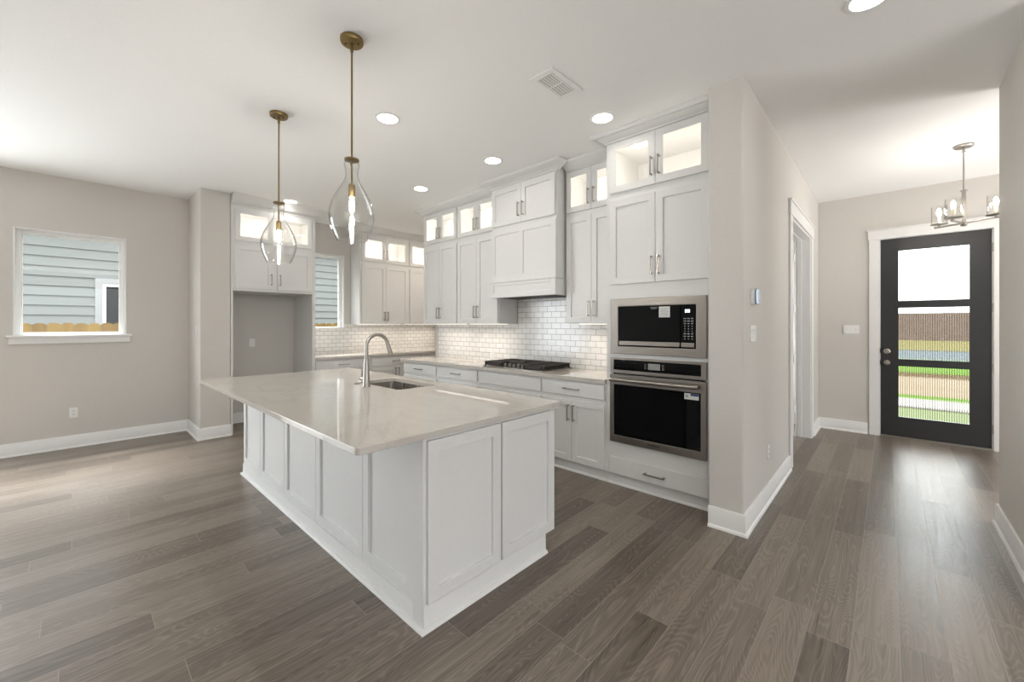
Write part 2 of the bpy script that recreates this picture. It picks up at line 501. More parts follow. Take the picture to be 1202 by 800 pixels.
# ------------------------------------------------------------------ mesh builder
class MB:
    def __init__(self):
        self.bm = bmesh.new()

    def box(self, x0, x1, y0, y1, z0, z1):
        self.vox([x0, x1], [y0, y1], [z0, z1], lambda i, j, k: True)
        return self

    def vox(self, xs, ys, zs, solid):
        nx, ny, nz = len(xs)-1, len(ys)-1, len(zs)-1
        cache = {}

        def v(i, j, k):
            key = (i, j, k)
            if key not in cache:
                cache[key] = self.bm.verts.new((xs[i], ys[j], zs[k]))
            return cache[key]

        def s(i, j, k):
            return 0 <= i < nx and 0 <= j < ny and 0 <= k < nz and solid(i, j, k)
        for i in range(nx):
            for j in range(ny):
                for k in range(nz):
                    if not s(i, j, k):
                        continue
                    if not s(i-1, j, k): self.f(v(i, j, k), v(i, j, k+1), v(i, j+1, k+1), v(i, j+1, k))
                    if not s(i+1, j, k): self.f(v(i+1, j, k), v(i+1, j+1, k), v(i+1, j+1, k+1), v(i+1, j, k+1))
                    if not s(i, j-1, k): self.f(v(i, j, k), v(i+1, j, k), v(i+1, j, k+1), v(i, j, k+1))
                    if not s(i, j+1, k): self.f(v(i, j+1, k), v(i, j+1, k+1), v(i+1, j+1, k+1), v(i+1, j+1, k))
                    if not s(i, j, k-1): self.f(v(i, j, k), v(i, j+1, k), v(i+1, j+1, k), v(i+1, j, k))
                    if not s(i, j, k+1): self.f(v(i, j, k+1), v(i+1, j, k+1), v(i+1, j+1, k+1), v(i, j+1, k+1))
        return self

    def f(self, *vs):
        try:
            return self.bm.faces.new(vs)
        except ValueError:
            return None

    def cut(self, outer, holes):
        """box minus boxes; each box (x0,x1,y0,y1,z0,z1)"""
        ax = []
        for d in range(3):
            lo, hi = outer[2*d], outer[2*d+1]
            s = {lo, hi}
            for h in holes:
                for q in (h[2*d], h[2*d+1]):
                    if lo < q < hi:
                        s.add(q)
            ax.append(sorted(s))
        xs, ys, zs = ax

        def solid(i, j, k):
            c = ((xs[i]+xs[i+1])/2, (ys[j]+ys[j+1])/2, (zs[k]+zs[k+1])/2)
            for h in holes:
                if h[0] < c[0] < h[1] and h[2] < c[1] < h[3] and h[4] < c[2] < h[5]:
                    return False
            return True
        return self.vox(xs, ys, zs, solid)

    def lathe(self, prof, seg=32, c=(0, 0, 0), closed=False, axis='z', caps=True):
        """prof: [(r, h)]"""
        rings = []
        for r, hh in prof:
            ring = []
            for s in range(seg):
                a = 2*PI*s/seg
                p = (r*math.cos(a), r*math.sin(a), hh)
                if axis == 'y': p = (p[0], p[2], p[1])
                if axis == 'x': p = (p[2], p[0], p[1])
                ring.append(self.bm.verts.new((p[0]+c[0], p[1]+c[1], p[2]+c[2])))
            rings.append(ring)
        pairs = list(zip(rings, rings[1:]))
        if closed:
            pairs.append((rings[-1], rings[0]))
        for a, b in pairs:
            for s in range(seg):
                self.f(a[s], a[(s+1) % seg], b[(s+1) % seg], b[s])
        if caps and not closed:
            self.f(*rings[0]); self.f(*rings[-1])
        return self

    def tube(self, pts, rad, seg=12):
        pts = [Vector(p) for p in pts]
        rads = rad if isinstance(rad, (list, tuple)) else [rad]*len(pts)
        t0 = (pts[1]-pts[0]).normalized()
        nrm = t0.orthogonal().normalized()
        rings = []
        for i, p in enumerate(pts):
            if i == 0: t = t0
            elif i == len(pts)-1: t = (pts[-1]-pts[-2]).normalized()
            else: t = ((pts[i+1]-p).normalized()+(p-pts[i-1]).normalized()).normalized()
            nrm = (nrm - t*nrm.dot(t)).normalized()
            bi = t.cross(nrm)
            rings.append([self.bm.verts.new(p+(nrm*math.cos(2*PI*s/seg)+bi*math.sin(2*PI*s/seg))*rads[i]) for s in range(seg)])
        for a, b in zip(rings, rings[1:]):
            for s in range(seg):
                self.f(a[s], a[(s+1) % seg], b[(s+1) % seg], b[s])
        self.f(*rings[0]); self.f(*rings[-1])
        return self

    def sweep(self, path, prof, side=1):
        """profile [(out, z)] swept along a plan polyline with mitred corners; out = right of travel * side"""
        P = [Vector((p[0], p[1])) for p in path]
        nr = []
        for a, b in zip(P, P[1:]):
            d = (b-a).normalized()
            nr.append(Vector((d.y, -d.x))*side)
        rings = []
        for i, p in enumerate(P):
            if i == 0: o = nr[0]
            elif i == len(P)-1: o = nr[-1]
            else:
                o = (nr[i-1]+nr[i])/(1+nr[i-1].dot(nr[i]))
            rings.append([self.bm.verts.new((p.x+o.x*q[0], p.y+o.y*q[0], q[1])) for q in prof])
        n = len(prof)
        for a, b in zip(rings, rings[1:]):
            for s in range(n):
                self.f(a[s], a[(s+1) % n], b[(s+1) % n], b[s])
        self.f(*rings[0]); self.f(*rings[-1])
        return self

    def poly(self, pts, z0, z1):
        a = [self.bm.verts.new((x, y, z0)) for x, y in pts]
        b = [self.bm.verts.new((x, y, z1)) for x, y in pts]
        n = len(pts)
        self.f(*a); self.f(*b)
        for s in range(n):
            self.f(a[s], a[(s+1) % n], b[(s+1) % n], b[s])
        return self

    def slab(self, outer, ro, z0, z1, hole=None, rh=0.0, n=6):
        """rounded rectangle slab with an optional rounded hole"""
        o = rrect(*outer, ro, n)
        if hole is None:
            return self.poly(o, z0, z1)
        h = rrect(*hole, rh, n)
        k = len(o)
        L = [[self.bm.verts.new((x, y, z)) for x, y in pts] for pts, z in ((o, z0), (o, z1), (h, z1), (h, z0))]
        for a, b in ((0, 1), (1, 2), (2, 3), (3, 0)):
            for s in range(k):
                self.f(L[a][s], L[a][(s+1) % k], L[b][(s+1) % k], L[b][s])
        return self

    def mesh(self, name, smooth=40):
        bmesh.ops.remove_doubles(self.bm, verts=self.bm.verts, dist=1e-6)
        bmesh.ops.recalc_face_normals(self.bm, faces=self.bm.faces)
        me = bpy.data.meshes.new(name)
        self.bm.to_mesh(me)
        self.bm.free()
        me.shade_smooth()
        me.set_sharp_from_angle(angle=math.radians(smooth))
        return me

    def build(self, name, mat, parent=None, bevel=0.0, loc=None, smooth=40):
        me = self.mesh(name, smooth)
        return link(name, me, mat, parent, bevel, loc)


def rrect(x0, x1, y0, y1, r, n=6):
    if r <= 0:
        n, r = 1, 1e-4
    pts = []
    for cx, cy, a0 in ((x1-r, y1-r, 0), (x0+r, y1-r, PI/2), (x0+r, y0+r, PI), (x1-r, y0+r, 1.5*PI)):
        for i in range(n+1):
            a = a0+PI/2*i/n
            pts.append((cx+r*math.cos(a), cy+r*math.sin(a)))
    return pts


def link(name, me, mat, parent=None, bevel=0.0, loc=None):
    o = bpy.data.objects.new(name, me)
    COL.objects.link(o)
    if mat is not None and len(me.materials) == 0:
        me.materials.append(MT[mat])
    if parent: o.parent = parent
    if loc: o.location = loc
    if bevel > 0:
        md = o.modifiers.new('bevel', 'BEVEL')
        md.width = bevel
        md.segments = 2
        md.limit_method = 'ANGLE'
        md.angle_limit = math.radians(50)
    return o


def tag(o, label, cat, group=None):
    o['label'] = label
    o['category'] = cat
    if group: o['group'] = group
    return o


def thing(name, label, cat, loc=(0, 0, 0), rotz=0.0, group=None):
    o = bpy.data.objects.new(name, None)
    o.empty_display_size = 0.1
    COL.objects.link(o)
    o.location = loc
    o.rotation_euler = (0, 0, rotz)
    return tag(o, label, cat, group)


def struct(o):
    o['kind'] = 'structure'
    return o


def struct_root(name, loc=(0, 0, 0)):
    o = bpy.data.objects.new(name, None)
    COL.objects.link(o)
    o.location = loc
    return struct(o)


# ================================================================== SHELL
XL, XH, YF, XR, YB = -6.83, -0.709, 6.93, 0.567, -4.5
struct(MB().box(-7.03, XG+0.2, -4.70, 7.10, -0.12, 0.0).build('floor', 'floor'))
struct(MB().box(-7.03, XG+0.2, -4.70, 7.10, H, H+0.14).build('ceiling', 'ceiling'))
W1 = (-0.44, 0.44, 1.285, 2.446)
W2 = (2.43, 3.146, 1.337, 2.570)
struct(MB().cut((-7.03, XL, -4.70, 7.10, 0, H), [(-8, 0, W1[0], W1[1], W1[2], W1[3]), (-8, 0, W2[0], W2[1], W2[2], W2[3]), (-8, 0, SLIDER[0], SLIDER[1], SLIDER[2], SLIDER[3])]).build('wall_left', 'wall'))
struct(MB().box(XL-0.02, -6.115, 1.04, 1.355, -0.03, H+0.03).build('wall_alcove', 'wall', bevel=0.012))
struct(MB().box(-5.16, -0.93, 3.82, 3.95, 0, H).build('wall_range', 'wall'))
OP = (4.815, 6.18, 2.47)                        # cased opening in the hall wall
struct(MB().cut((-0.93, XH, 3.026, YF, -0.03, H+0.03), [(-2, 0, OP[0], OP[1], -1, OP[2]), (-2, -0.855, 3.95, 8, -1, 4)]).build('wall_hall', 'wall', bevel=0.010))
FD = (-0.085, 0.846, 2.475)                     # front door opening
struct(MB().cut((-2.75, XE, YF, 7.10, 0, H), [(FD[0], FD[1], 6, 8, -1, FD[2]), (ADDED_STUDY_WIN[0], ADDED_STUDY_WIN[1], 6, 8, ADDED_STUDY_WIN[2], ADDED_STUDY_WIN[3])]).build('wall_front', 'wall'))
struct(MB().box(XE+0.2, XG, 4.42, 4.57, 0, H).build('wall_porch', 'wall'))
struct(MB().cut((XE, XE+0.2, 4.42, 7.10, 0, H), [(0, 9, *ADDED_FOYER_WIN)]).build('wall_foyer', 'wall'))
struct(MB().box(XR, 0.71, 3.30, 4.42, -0.03, H+0.03).build('wall_right', 'wall', bevel=0.012))
struct(MB().cut((XG, XG+0.2, -4.70, 4.57, 0, H), [(0, 9, *ADDED_GREAT_WIN)]).build('wall_great_room', 'wall'))
struct(MB().cut((-7.03, XG+0.2, -4.70, YB, 0, H), [(a, b, -6, 0, 0.35, 2.55) for a, b in ADDED_REAR_WIN]).build('wall_rear', 'wall'))
struct(MB().box(XL, -2.60, 5.05, 5.17, 0, H).build('wall_pantry', 'wall'))
struct(MB().box(-2.72, -2.60, 3.95, 5.05, 0, H).build('wall_partition', 'wall'))
struct(MB().box(-2.75, -2.60, 5.17, YF, 0, H).build('wall_study', 'wall'))


# window units, among them the added one of the rear wall (behind the camera)
def window_unit(name, axis, plane_in, a0, a1, z0, z1, mullion=False):
    """white vinyl window set in an opening; axis 'X' = wall plane X const (left wall), 'Y' = rear wall"""
    r = struct_root(name, ((plane_in, (a0+a1)/2, z0) if axis == 'X' else ((a0+a1)/2, plane_in, z0)))
    w, h = a1-a0, z1-z0

    def bx(mb, a, b, d0, d1, c, d):     # along, depth (into wall, + outwards), z
        if axis == 'X': return (-d1, -d0, a, b, c, d)
        return (a, b, -d1, -d0, c, d)
    q = w/2-0.001
    jam = MB(); jam.cut(bx(jam, -q, q, -0.004, 0.19, 0.001, h-0.001), [bx(jam, -q+0.014, q-0.014, -1, 1, 0.008, h-0.014)])
    jam.build('jamb', 'trim', r)
    fr = MB(); fr.cut(bx(fr, -q+0.014, q-0.014, 0.055, 0.125, 0.008, h-0.014), [bx(fr, -q+0.05, q-0.05, -1, 1, 0.022, h-0.05)])
    fr.cut(bx(fr, -q+0.05, q-0.05, 0.075, 0.110, 0.022, h-0.05), [bx(fr, -q+0.062, q-0.062, -1, 1, 0.030, h-0.062)])
    fr.build('window_frame', 'plastic', r, bevel=0.002)
    if mullion:
        mm = MB(); mm.box(*bx(mm, -q+0.05, q-0.05, 0.075, 0.11, h/2-0.02, h/2+0.02)); mm.build('mullion', 'plastic', r)
    g = MB(); g.box(*bx(g, -q+0.061, q-0.061, 0.090, 0.096, 0.029, h-0.061)); g.build('window_pane', 'glass', r)
    return r


w1 = window_unit('window_1', 'X', XL, *W1)
sl = MB(); sl.box(-0.0, 0.045, -0.485, 0.485, -0.024, 0.0)
sl.build('window_sill', 'trim', w1, bevel=0.004)
MB().box(0.0, 0.018, -0.470, 0.470, -0.094, -0.024).build('apron', 'trim', w1, bevel=0.002)
window_unit('window_2', 'X', XL, *W2)
for i, (a, b) in enumerate(ADDED_REAR_WIN):
    window_unit('window_%d' % (i+3), 'Y', YB, a, b, 0.35, 2.55, True)
window_unit('window_4', 'X', XL, *SLIDER)

# baseboards with shoe moulding
BASE = [(0, 0), (0.030, 0), (0.030, 0.008), (0.024, 0.018), (0.017, 0.022), (0.017, 0.132), (0.012, 0.140), (0, 0.140)]


def baseboard(name, path, side):
    return struct(MB().sweep(path, BASE, side).build(name, 'trim'))


baseboard('baseboard_left', [(XL, YB), (XL, 1.04), (-6.115, 1.04), (-6.115, 1.356)], 1)
baseboard('baseboard_alcove', [(XL, 1.39), (XL, 2.34)], 1)
baseboard('baseboard_range', [(-0.925, 3.026), (XH, 3.026), (XH, 4.690)], 1)
baseboard('baseboard_hall', [(XH, 6.305), (XH, YF), (-0.2, YF)], 1)
baseboard('baseboard_right', [(0.71, 3.33), (0.71, 4.42), (XR, 4.42), (XR, 3.30), (0.71, 3.30)], 1)
baseboard('baseboard_front', [(0.97, YF), (XE, YF)], 1)
baseboard('baseboard_rear', [(XG, YB), (XL, YB)], 1)

# cased opening in the hall wall
t1 = struct_root('trim_1')
jb = MB()
jb.cut((-0.862, XH+0.002, OP[0], OP[1], 0, OP[2]), [(-2, 0, OP[0]+0.018, OP[1]-0.018, -1, OP[2]-0.018)])
jb.box(-0.835, -0.797, OP[1]-0.030, OP[1]-0.018, 0, OP[2]-0.018)
jb.box(-0.835, -0.797, OP[0]+0.018, OP[0]+0.030, 0, OP[2]-0.018)
jb.box(-0.835, -0.797, OP[0]+0.03, OP[1]-0.03, OP[2]-0.030, OP[2]-0.018)
jb.build('jamb', 'trim', t1, bevel=0.001)
cs = MB()
cs.box(XH, XH+0.018, OP[0]-0.125, OP[0]+0.006, 0, OP[2])
cs.box(XH, XH+0.018, OP[1]-0.006, OP[1]+0.125, 0, OP[2])
cs.build('casing', 'trim', t1, bevel=0.002)
hd = MB()
hd.box(XH, XH+0.022, OP[0]-0.140, OP[1]+0.140, OP[2], OP[2]+0.125)
hd.box(XH, XH+0.034, OP[0]-0.155, OP[1]+0.155, OP[2]+0.125, OP[2]+0.143)
hd.build('header', 'trim', t1, bevel=0.002)

# open white interior door beyond the opening
d2 = struct_root('door_2', (-0.872, OP[1]-0.045, 0))
MB().cut((-0.66, -0.004, -0.02, 0.018, 0.012, OP[2]-0.03), [(-0.55, -0.11, -0.03, -0.012, 0.25, 0.95), (-0.55, -0.11, -0.03, -0.012, 1.1, 2.25)]).build('door_leaf', 'trim', d2, bevel=0.002)
for z in (0.30, 0.93, 1.56, 2.19):
    MB().lathe([(0.007, 0), (0.007, 0.09)], 10, (0.004, -0.014, z)).box(-0.003, 0.008, -0.012, 0.02, z, z+0.09).build('hinge', 'plastic', d2)

# front door casing
t2 = struct_root('trim_2')
cs = MB()
cs.box(FD[0]-0.100, FD[0]-0.004, YF-0.018, YF, 0, FD[2])
cs.box(FD[1]+0.004, FD[1]+0.100, YF-0.018, YF, 0, FD[2])
cs.build('casing', 'trim', t2, bevel=0.002)
hd = MB()
hd.box(FD[0]-0.112, FD[1]+0.112, YF-0.022, YF, FD[2], FD[2]+0.112)
hd.box(FD[0]-0.122, FD[1]+0.122, YF-0.034, YF, FD[2]+0.112, FD[2]+0.128)
hd.build('header', 'trim', t2, bevel=0.002)
jb = MB()
jb.cut((FD[0], FD[1], YF-0.002, 7.10, 0.0, FD[2]), [(FD[0]+0.006, FD[1]-0.006, 6, 8, -1, FD[2]-0.006)])
jb.build('jamb', 'trim', t2)
MB().box(FD[0]+0.006, FD[1]-0.006, YF-0.02, 7.08, 0.0, 0.020).build('threshold', 'nickel', t2, bevel=0.003)

# front door: charcoal leaf with three reeded lights
d1 = struct_root('door_1', (FD[0]+0.007, YF+0.002, 0.021))
DW, DH = FD[1]-FD[0]-0.014, FD[2]-0.006-0.024
px0, px1 = 0.087-FD[0]-0.007, 0.675-FD[0]-0.007
PZ = [(1.693, 2.314), (0.977, 1.606), (0.263, 0.889)]
PZ = [(a-0.021, b-0.021) for a, b in PZ]
MB().cut((0, DW, 0, 0.045, 0, DH), [(px0, px1, -1, 1, a, b) for a, b in PZ]).build('door_leaf', 'door', d1, bevel=0.003)
for a, b in PZ:
    g = MB()
    n = REED_N
    sub = 8
    K = n*sub
    x = [px0 + (px1-px0)*i/K for i in range(K+1)]
    yy = [0.018 - 0.0045*abs(math.sin(PI*i/sub)) for i in range(K+1)]
    rows = [[g.bm.verts.new((x[i], yy[i], z)) for i in range(K+1)] for z in (a, b)]
    back = [[g.bm.verts.new((x[i], 0.022, z)) for i in (0, K)] for z in (a, b)]
    for i in range(K):
        g.f(rows[0][i], rows[0][i+1], rows[1][i+1], rows[1][i])
    g.f(back[0][0], back[1][0], back[1][1], back[0][1])
    g.f(*(rows[0]+[back[0][1], back[0][0]]))
    g.f(*(rows[1]+[back[1][1], back[1][0]]))
    g.f(rows[0][0], rows[1][0], back[1][0], back[0][0])
    g.f(rows[0][K], rows[1][K], back[1][1], back[0][1])
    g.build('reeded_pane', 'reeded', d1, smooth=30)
kx = -0.018-FD[0]-0.007
MB().lathe([(0.033, 0.0), (0.033, -0.012), (0.026, -0.016), (0.024, -0.03), (0.010, -0.032)], 24, (kx, 0, 1.067-0.021), axis='y').box(kx-0.004, kx+0.004, -0.05, -0.03, 1.03, 1.062).build('deadbolt', 'nickel', d1)
MB().lathe([(0.033, 0.0), (0.033, -0.010), (0.012, -0.014), (0.012, -0.04), (0.026, -0.046), (0.029, -0.058), (0.024, -0.070), (0.005, -0.074)], 24, (kx, 0, 0.924-0.021), axis='y').build('door_knob', 'nickel', d1)
for z in (1.067, 0.924):
    MB().box(-0.004, 0.004, -0.006, 0.02, z-0.05, z+0.01).build('latch_plate', 'black', d1)
for z in (0.236, 0.911, 1.587, 2.258):
    MB().lathe([(0.0075, 0), (0.0075, 0.10)], 12, (DW+0.004, -0.009, z-0.07)).build('hinge', 'nickel', d1)

# ================================================================== KITCHEN CABINETS
_pull_cache = {}


def pull_mesh(length, vertical):
    key = (round(length, 3), vertical)
    if key in _pull_cache:
        return _pull_cache[key]
    m = MB()
    t = 0.005
    hl = length/2
    if vertical:
        m.box(-t, t, -0.034, -0.025, -hl, hl)
        for s in (-1, 1):
            m.box(-t, t, -0.025, 0.0, s*(hl-0.010)-t, s*(hl-0.010)+t)
            m.box(-t-0.002, t+0.002, -0.003, 0.0, s*(hl-0.010)-t-0.002, s*(hl-0.010)+t+0.002)
    else:
        m.box(-hl, hl, -0.034, -0.025, -t, t)
        for s in (-1, 1):
            m.box(s*(hl-0.010)-t, s*(hl-0.010)+t, -0.025, 0.0, -t, t)
            m.box(s*(hl-0.010)-t-0.002, s*(hl-0.010)+t+0.002, -0.003, 0.0, -t-0.002, t+0.002)
    me = m.mesh('bar_pull')
    _pull_cache[key] = me
    return me


TH = 0.020


def shaker(name, root, x0, x1, z0, z1, rail=0.058, y=0.0, rec=0.012, mat='cab'):
    m = MB().cut((x0, x1, y-TH, y-0.0005, z0, z1), [(x0+rail, x1-rail, y-1, y-TH+rec, z0+rail, z1-rail)])
    return m.build(name, mat, root, bevel=0.002)


def slab_front(name, root, x0, x1, z0, z1, y=0.0):
    return MB().box(x0, x1, y-TH, y-0.0005, z0, z1).build(name, 'cab', root, bevel=0.0025)


def pull(parent, x, z, length=0.155, vertical=True, y=-TH):
    return link('bar_pull', pull_mesh(length, vertical), 'nickel', parent, 0.0, (x, y, z))


def door_pair(root, x0, x1, z0, z1, hz, gap=0.003, rail=0.058, name='door', hl=0.155, off=0.030):
    mid = (x0+x1)/2
    for a, b, hx in ((x0, mid-gap/2, mid-gap/2-off), (mid+gap/2, x1, mid+gap/2+off)):
        d = shaker(name, root, a, b, z0, z1, rail)
        if hz is not None:
            pull(d, hx, hz, hl)


def glass_door(root, x0, x1, z0, z1, hx=None, hz=None, rail=0.056, hl=0.155):
    d = MB().cut((x0, x1, -TH, -0.0005, z0, z1), [(x0+rail, x1-rail, -1, 1, z0+rail, z1-rail)]).build('glass_door', 'cab', root, bevel=0.0015)
    MB().box(x0+rail-0.001, x1-rail+0.001, -0.012, -0.008, z0+rail-0.001, z1-rail+0.001).build('glass_pane', 'cabglass', d)
    if hx is not None:
        pull(d, hx, hz, hl)
    return d


def glass_pair(root, x0, x1, z0, z1, hz, gap=0.003, rail=0.056, hl=0.155, off=0.030):
    mid = (x0+x1)/2
    glass_door(root, x0, mid-gap/2, z0, z1, mid-gap/2-off if hz else None, hz, rail, hl)
    glass_door(root, mid+gap/2, x1, z0, z1, mid+gap/2+off if hz else None, hz, rail, hl)


CROWN = lambda z0, z1, out=0.11: [(0, z0), (0.012, z0), (0.012, z0+0.014), (0.022, z0+0.020), (0.040, z0+0.030), (0.062, z0+0.046),
                                  (out-0.018, z1-0.026), (out-0.006, z1-0.016), (out, z1-0.010), (out, z1), (0, z1)]


def lit_box(root, w, depth, z0, z1, power):
    """LED strip and its light inside a glass-fronted compartment"""
    MB().box(0.06, w-0.06, 0.0225, 0.034, z1-0.010, z1-0.001).build('light_strip', 'led', root)
    area_light('cabinet_light', (w/2, 0.034, z1-0.018), (math.radians(50), 0, 0), w-0.10, 0.012, power*0.36, (1.0, 0.92, 0.82), root)
    MB().box(0.06, w-0.06, 0.0225, 0.034, z0+0.001, z0+0.010).build('light_strip', 'led', root)
    area_light('cabinet_light', (w/2, 0.036, z0+0.018), (math.radians(132), 0, 0), w-0.10, 0.012, power*0.66, (1.0, 0.92, 0.82), root)


def under_light(root, w, depth, z, power):
    MB().box(0.05, w-0.05, 0.17, 0.20, z-0.007, z-0.0005).build('light_bar', 'led', root)
    area_light('under_cabinet_light', (w/2, depth*0.45, z-0.016), (0, 0, 0), w-0.12, 0.16, power, (1.0, 0.88, 0.74), root, math.radians(125))


YC = 3.22          # face-frame plane of the base run
YU = 3.49          # face-frame plane of the uppers

# ---- range base cabinets
base_specs = [
    (-5.085, 0.780, 'white base cabinet at the far left end of the range wall run', True),
    (-4.305, 0.790, 'white base cabinet left of the cooktop cabinet, slim drawer with a nickel pull', True),
    (-3.515, 0.955, 'wide white base cabinet under the cooktop with a plain false front and no pull', False),
    (-2.560, 0.718, 'white base cabinet beside the wall oven, drawer over two shaker doors with pulls', True)]
for X0, w, lab, hd_ in base_specs:
    t = thing('base_cabinet', lab, 'cabinet', (X0, YC, 0), 0, 'base cabinets along the range wall')
    b = MB()
    b.box(0, w, 0, 0.595, 0.100, 0.874)
    b.box(0, w, 0.030, 0.595, 0.0, 0.100)
    b.build('cabinet_box', 'cab', t)
    MB().sweep([(0, 0.030), (w, 0.030)], [(0, 0), (0.016, 0), (0.016, 0.006), (0.011, 0.014), (0, 0.018)], 1).build('shoe_moulding', 'trim', t)
    x0, x1 = 0.014, w-0.014
    d = slab_front('drawer_front' if hd_ else 'false_front', t, x0, x1, 0.728, 0.858)
    if hd_:
        pull(d, w/2, 0.795, 0.175 if w < 0.75 else 0.17, False)
    door_pair(t, x0, x1, 0.110, 0.690, 0.570)

ctop = MB().slab((-5.135, -1.842, 3.185, 3.814), 0.004, 0.876, 0.914).build('countertop', 'quartz', bevel=0.002)
tag(ctop, 'white quartz countertop along the range wall under the black cooktop', 'countertop')

# ---- range upper cabinets
upper_specs = [
    (-4.985, 0.765, 'tall white upper cabinet at far left of the range wall, glass doors on top'),
    (-4.220, 0.775, 'tall white upper cabinet touching the hood on its left, glass doors on top'),
    (-2.464, 0.624, 'tall white upper cabinet between hood and oven tower, glass doors on top')]
UZ = dict(z0=1.41, l1=2.495, g0=2.548, g1=2.962, top=2.972)
for n_, (X0, w, lab) in enumerate(upper_specs):
    t = thing('upper_cabinet', lab, 'cabinet', (X0, YU, UZ['z0']), 0, 'upper cabinets on the range wall')
    z = lambda q: q-UZ['z0']
    D = 0.325
    MB().cut((0, w, 0, D, 0, z(3.058)), [(0.02, w-0.02, 0.02, D-0.012, z(2.548), z(2.965)), (0.035, w-0.035, -1, 0.03, z(2.585), z(2.93))]).build('cabinet_box', 'cab', t)
    door_pair(t, 0.012, w-0.012, z(1.418), z(UZ['l1']), z(1.56), off=0.028)
    glass_pair(t, 0.012, w-0.012, z(UZ['g0']), z(UZ['g1']), z(2.675))
    lit_box(t, w, D, z(2.548), z(2.965), CAB_POWER*w/0.78)
    if n_ == 0: path = [(0, D), (0, 0), (w, 0)]
    elif n_ == 1: path = [(0, 0), (w, 0)]
    else: path = [(0, 0), (w, 0)]
    MB().sweep(path, CROWN(z(2.975), z(3.0595)), 1 if n_ else 1).build('crown_moulding', 'cab', t)
    under_light(t, w, D, 0.0, UNDER_POWER*w/0.78)

# ---- range hood
HX0, HX1, HY = -3.425, -2.482, 3.350
hw = HX1-HX0
t = thing('range_hood', 'white panelled range hood above the black cooktop, two small doors on top', 'range hood', (HX0, HY, 1.708))
z = lambda q: q-1.708
HD = 3.812-HY
MB().cut((0, hw, 0, HD, z(1.895), z(3.058)), []).build('hood_box', 'cab', t)
hp = MB().cut((0, hw, -TH, -0.0005, z(1.895), z(2.487)), [(0.068, hw/2-0.027, -1, -TH+0.009, z(1.962), z(2.425)), (hw/2+0.027, hw-0.068, -1, -TH+0.009, z(1.962), z(2.425))])
hp.build('front_panel', 'cab', t, bevel=0.0015)
va = MB().cut((-0.006, hw+0.006, -TH-0.012, HD, z(1.708), z(1.893)), [(0.060, hw-0.060, -1, -TH-0.004, z(1.760), z(1.845)), (0.03, hw-0.03, 0.01, HD-0.02, -1, z(1.78))])
va.sweep([(-0.006, HD), (-0.006, -TH-0.012), (hw+0.006, -TH-0.012), (hw+0.006, HD)], [(0, z(1.872)), (0.004, z(1.872)), (0.010, z(1.884)), (0.010, z(1.893)), (0, z(1.893))], 1)
va.build('valance', 'cab', t, bevel=0.0012)
ins = MB().box(0.034, hw-0.034, 0.014, HD-0.024, z(1.711), z(1.775))
for i in range(9):
    ins.box(0.10+i*0.083, 0.14+i*0.083, 0.10, HD-0.12, z(1.7085), z(1.7115))
ins.build('hood_insert', 'iron', t)
door_pair(t, 0.014, hw-0.016, z(2.527), z(2.952), z(2.67))
MB().sweep([(0, 0.027), (0, 0), (hw, 0), (hw, 0.027)], CROWN(z(2.972), z(3.0596)), 1).build('crown_moulding', 'cab', t)

# ---- oven tower
OX0, OX1 = -1.838, -0.932
ow = OX1-OX0
t = thing('oven_tower', 'tall white oven cabinet at the right end, holding the microwave and wall oven', 'cabinet', (OX0, YC, 0))
D = 0.595
MW = (1.150, 1.622); OV = (0.388, 1.118)
cx0, cx1 = 0.050, ow-0.062
MB().cut((0, ow, 0, D, 0.100, 3.058), [
    (0.02, ow-0.02, 0.02, D-0.012, 2.548, 2.975), (0.04, ow-0.05, -1, 0.03, 2.590, 2.940),
    (cx0+0.012, cx1-0.012, -1, 0.45, MW[0]+0.012, MW[1]-0.012), (cx0+0.012, cx1-0.012, -1, 0.5, OV[0]+0.012, OV[1]-0.012)]).box(0, ow, 0.03, D, 0, 0.100).build('cabinet_box', 'cab', t)
MB().sweep([(0, 0.030), (ow, 0.030)], [(0, 0), (0.016, 0), (0.016, 0.006), (0.011, 0.014), (0, 0.018)], 1).build('shoe_moulding', 'trim', t)
dx0, dx1 = 0.040, ow-0.044
door_pair(t, dx0, dx1, 1.748, 2.478, 1.885, rail=0.060)
glass_pair(t, dx0, dx1, 2.545, 2.978, 2.690, rail=0.058)
d = slab_front('drawer_front', t, dx0, dx1, 0.108, 0.250)
pull(d, (dx0+dx1)/2-0.005, 0.176, 0.175, False)
lit_box(t, ow, D, 2.548, 2.975, CAB_POWER*1.35)
MB().sweep([(0, 0.155), (0, 0), (ow, 0)], CROWN(2.990, 3.0597), 1).build('crown_moulding', 'cab', t)

# ---- microwave
mx0, mx1 = -1.788, -0.992
t = thing('microwave', 'built-in stainless microwave with black glass door above the wall oven', 'microwave', (mx0, YC, MW[0]))
mw, mh = mx1-mx0, MW[1]-MW[0]
zz = lambda q: q-MW[0]
xx = lambda q: q-mx0
ix0, ix1, iz0, iz1 = xx(-1.716), xx(-1.068), zz(1.2155), zz(1.556)
MB().cut((0, mw, -0.024, -0.001, 0, mh), [(ix0, ix1, -1, 1, iz0, iz1)]).build('trim_kit', 'steel', t, bevel=0.003)
MB().box(ix0-0.005, ix1+0.005, 0.012, 0.40, iz0-0.01, iz1+0.01).build('oven_box', 'black', t)
dv = xx(-1.184)
dr = MB().box(ix0+0.004, dv-0.003, -0.022, 0.010, iz0+0.004, iz1-0.003).build('door', 'blackglass', t, bevel=0.002)
MB().box(ix0+0.012, dv-0.006, -0.030, -0.0225, zz(1.226), zz(1.262)).build('handle_strip', 'steel', dr, bevel=0.003)
st = MB().box(xx(-1.355), xx(-1.266), -0.0232, -0.0222, zz(1.459), zz(1.546)).build('door_sticker', 'sticker', dr)
lm = MB()
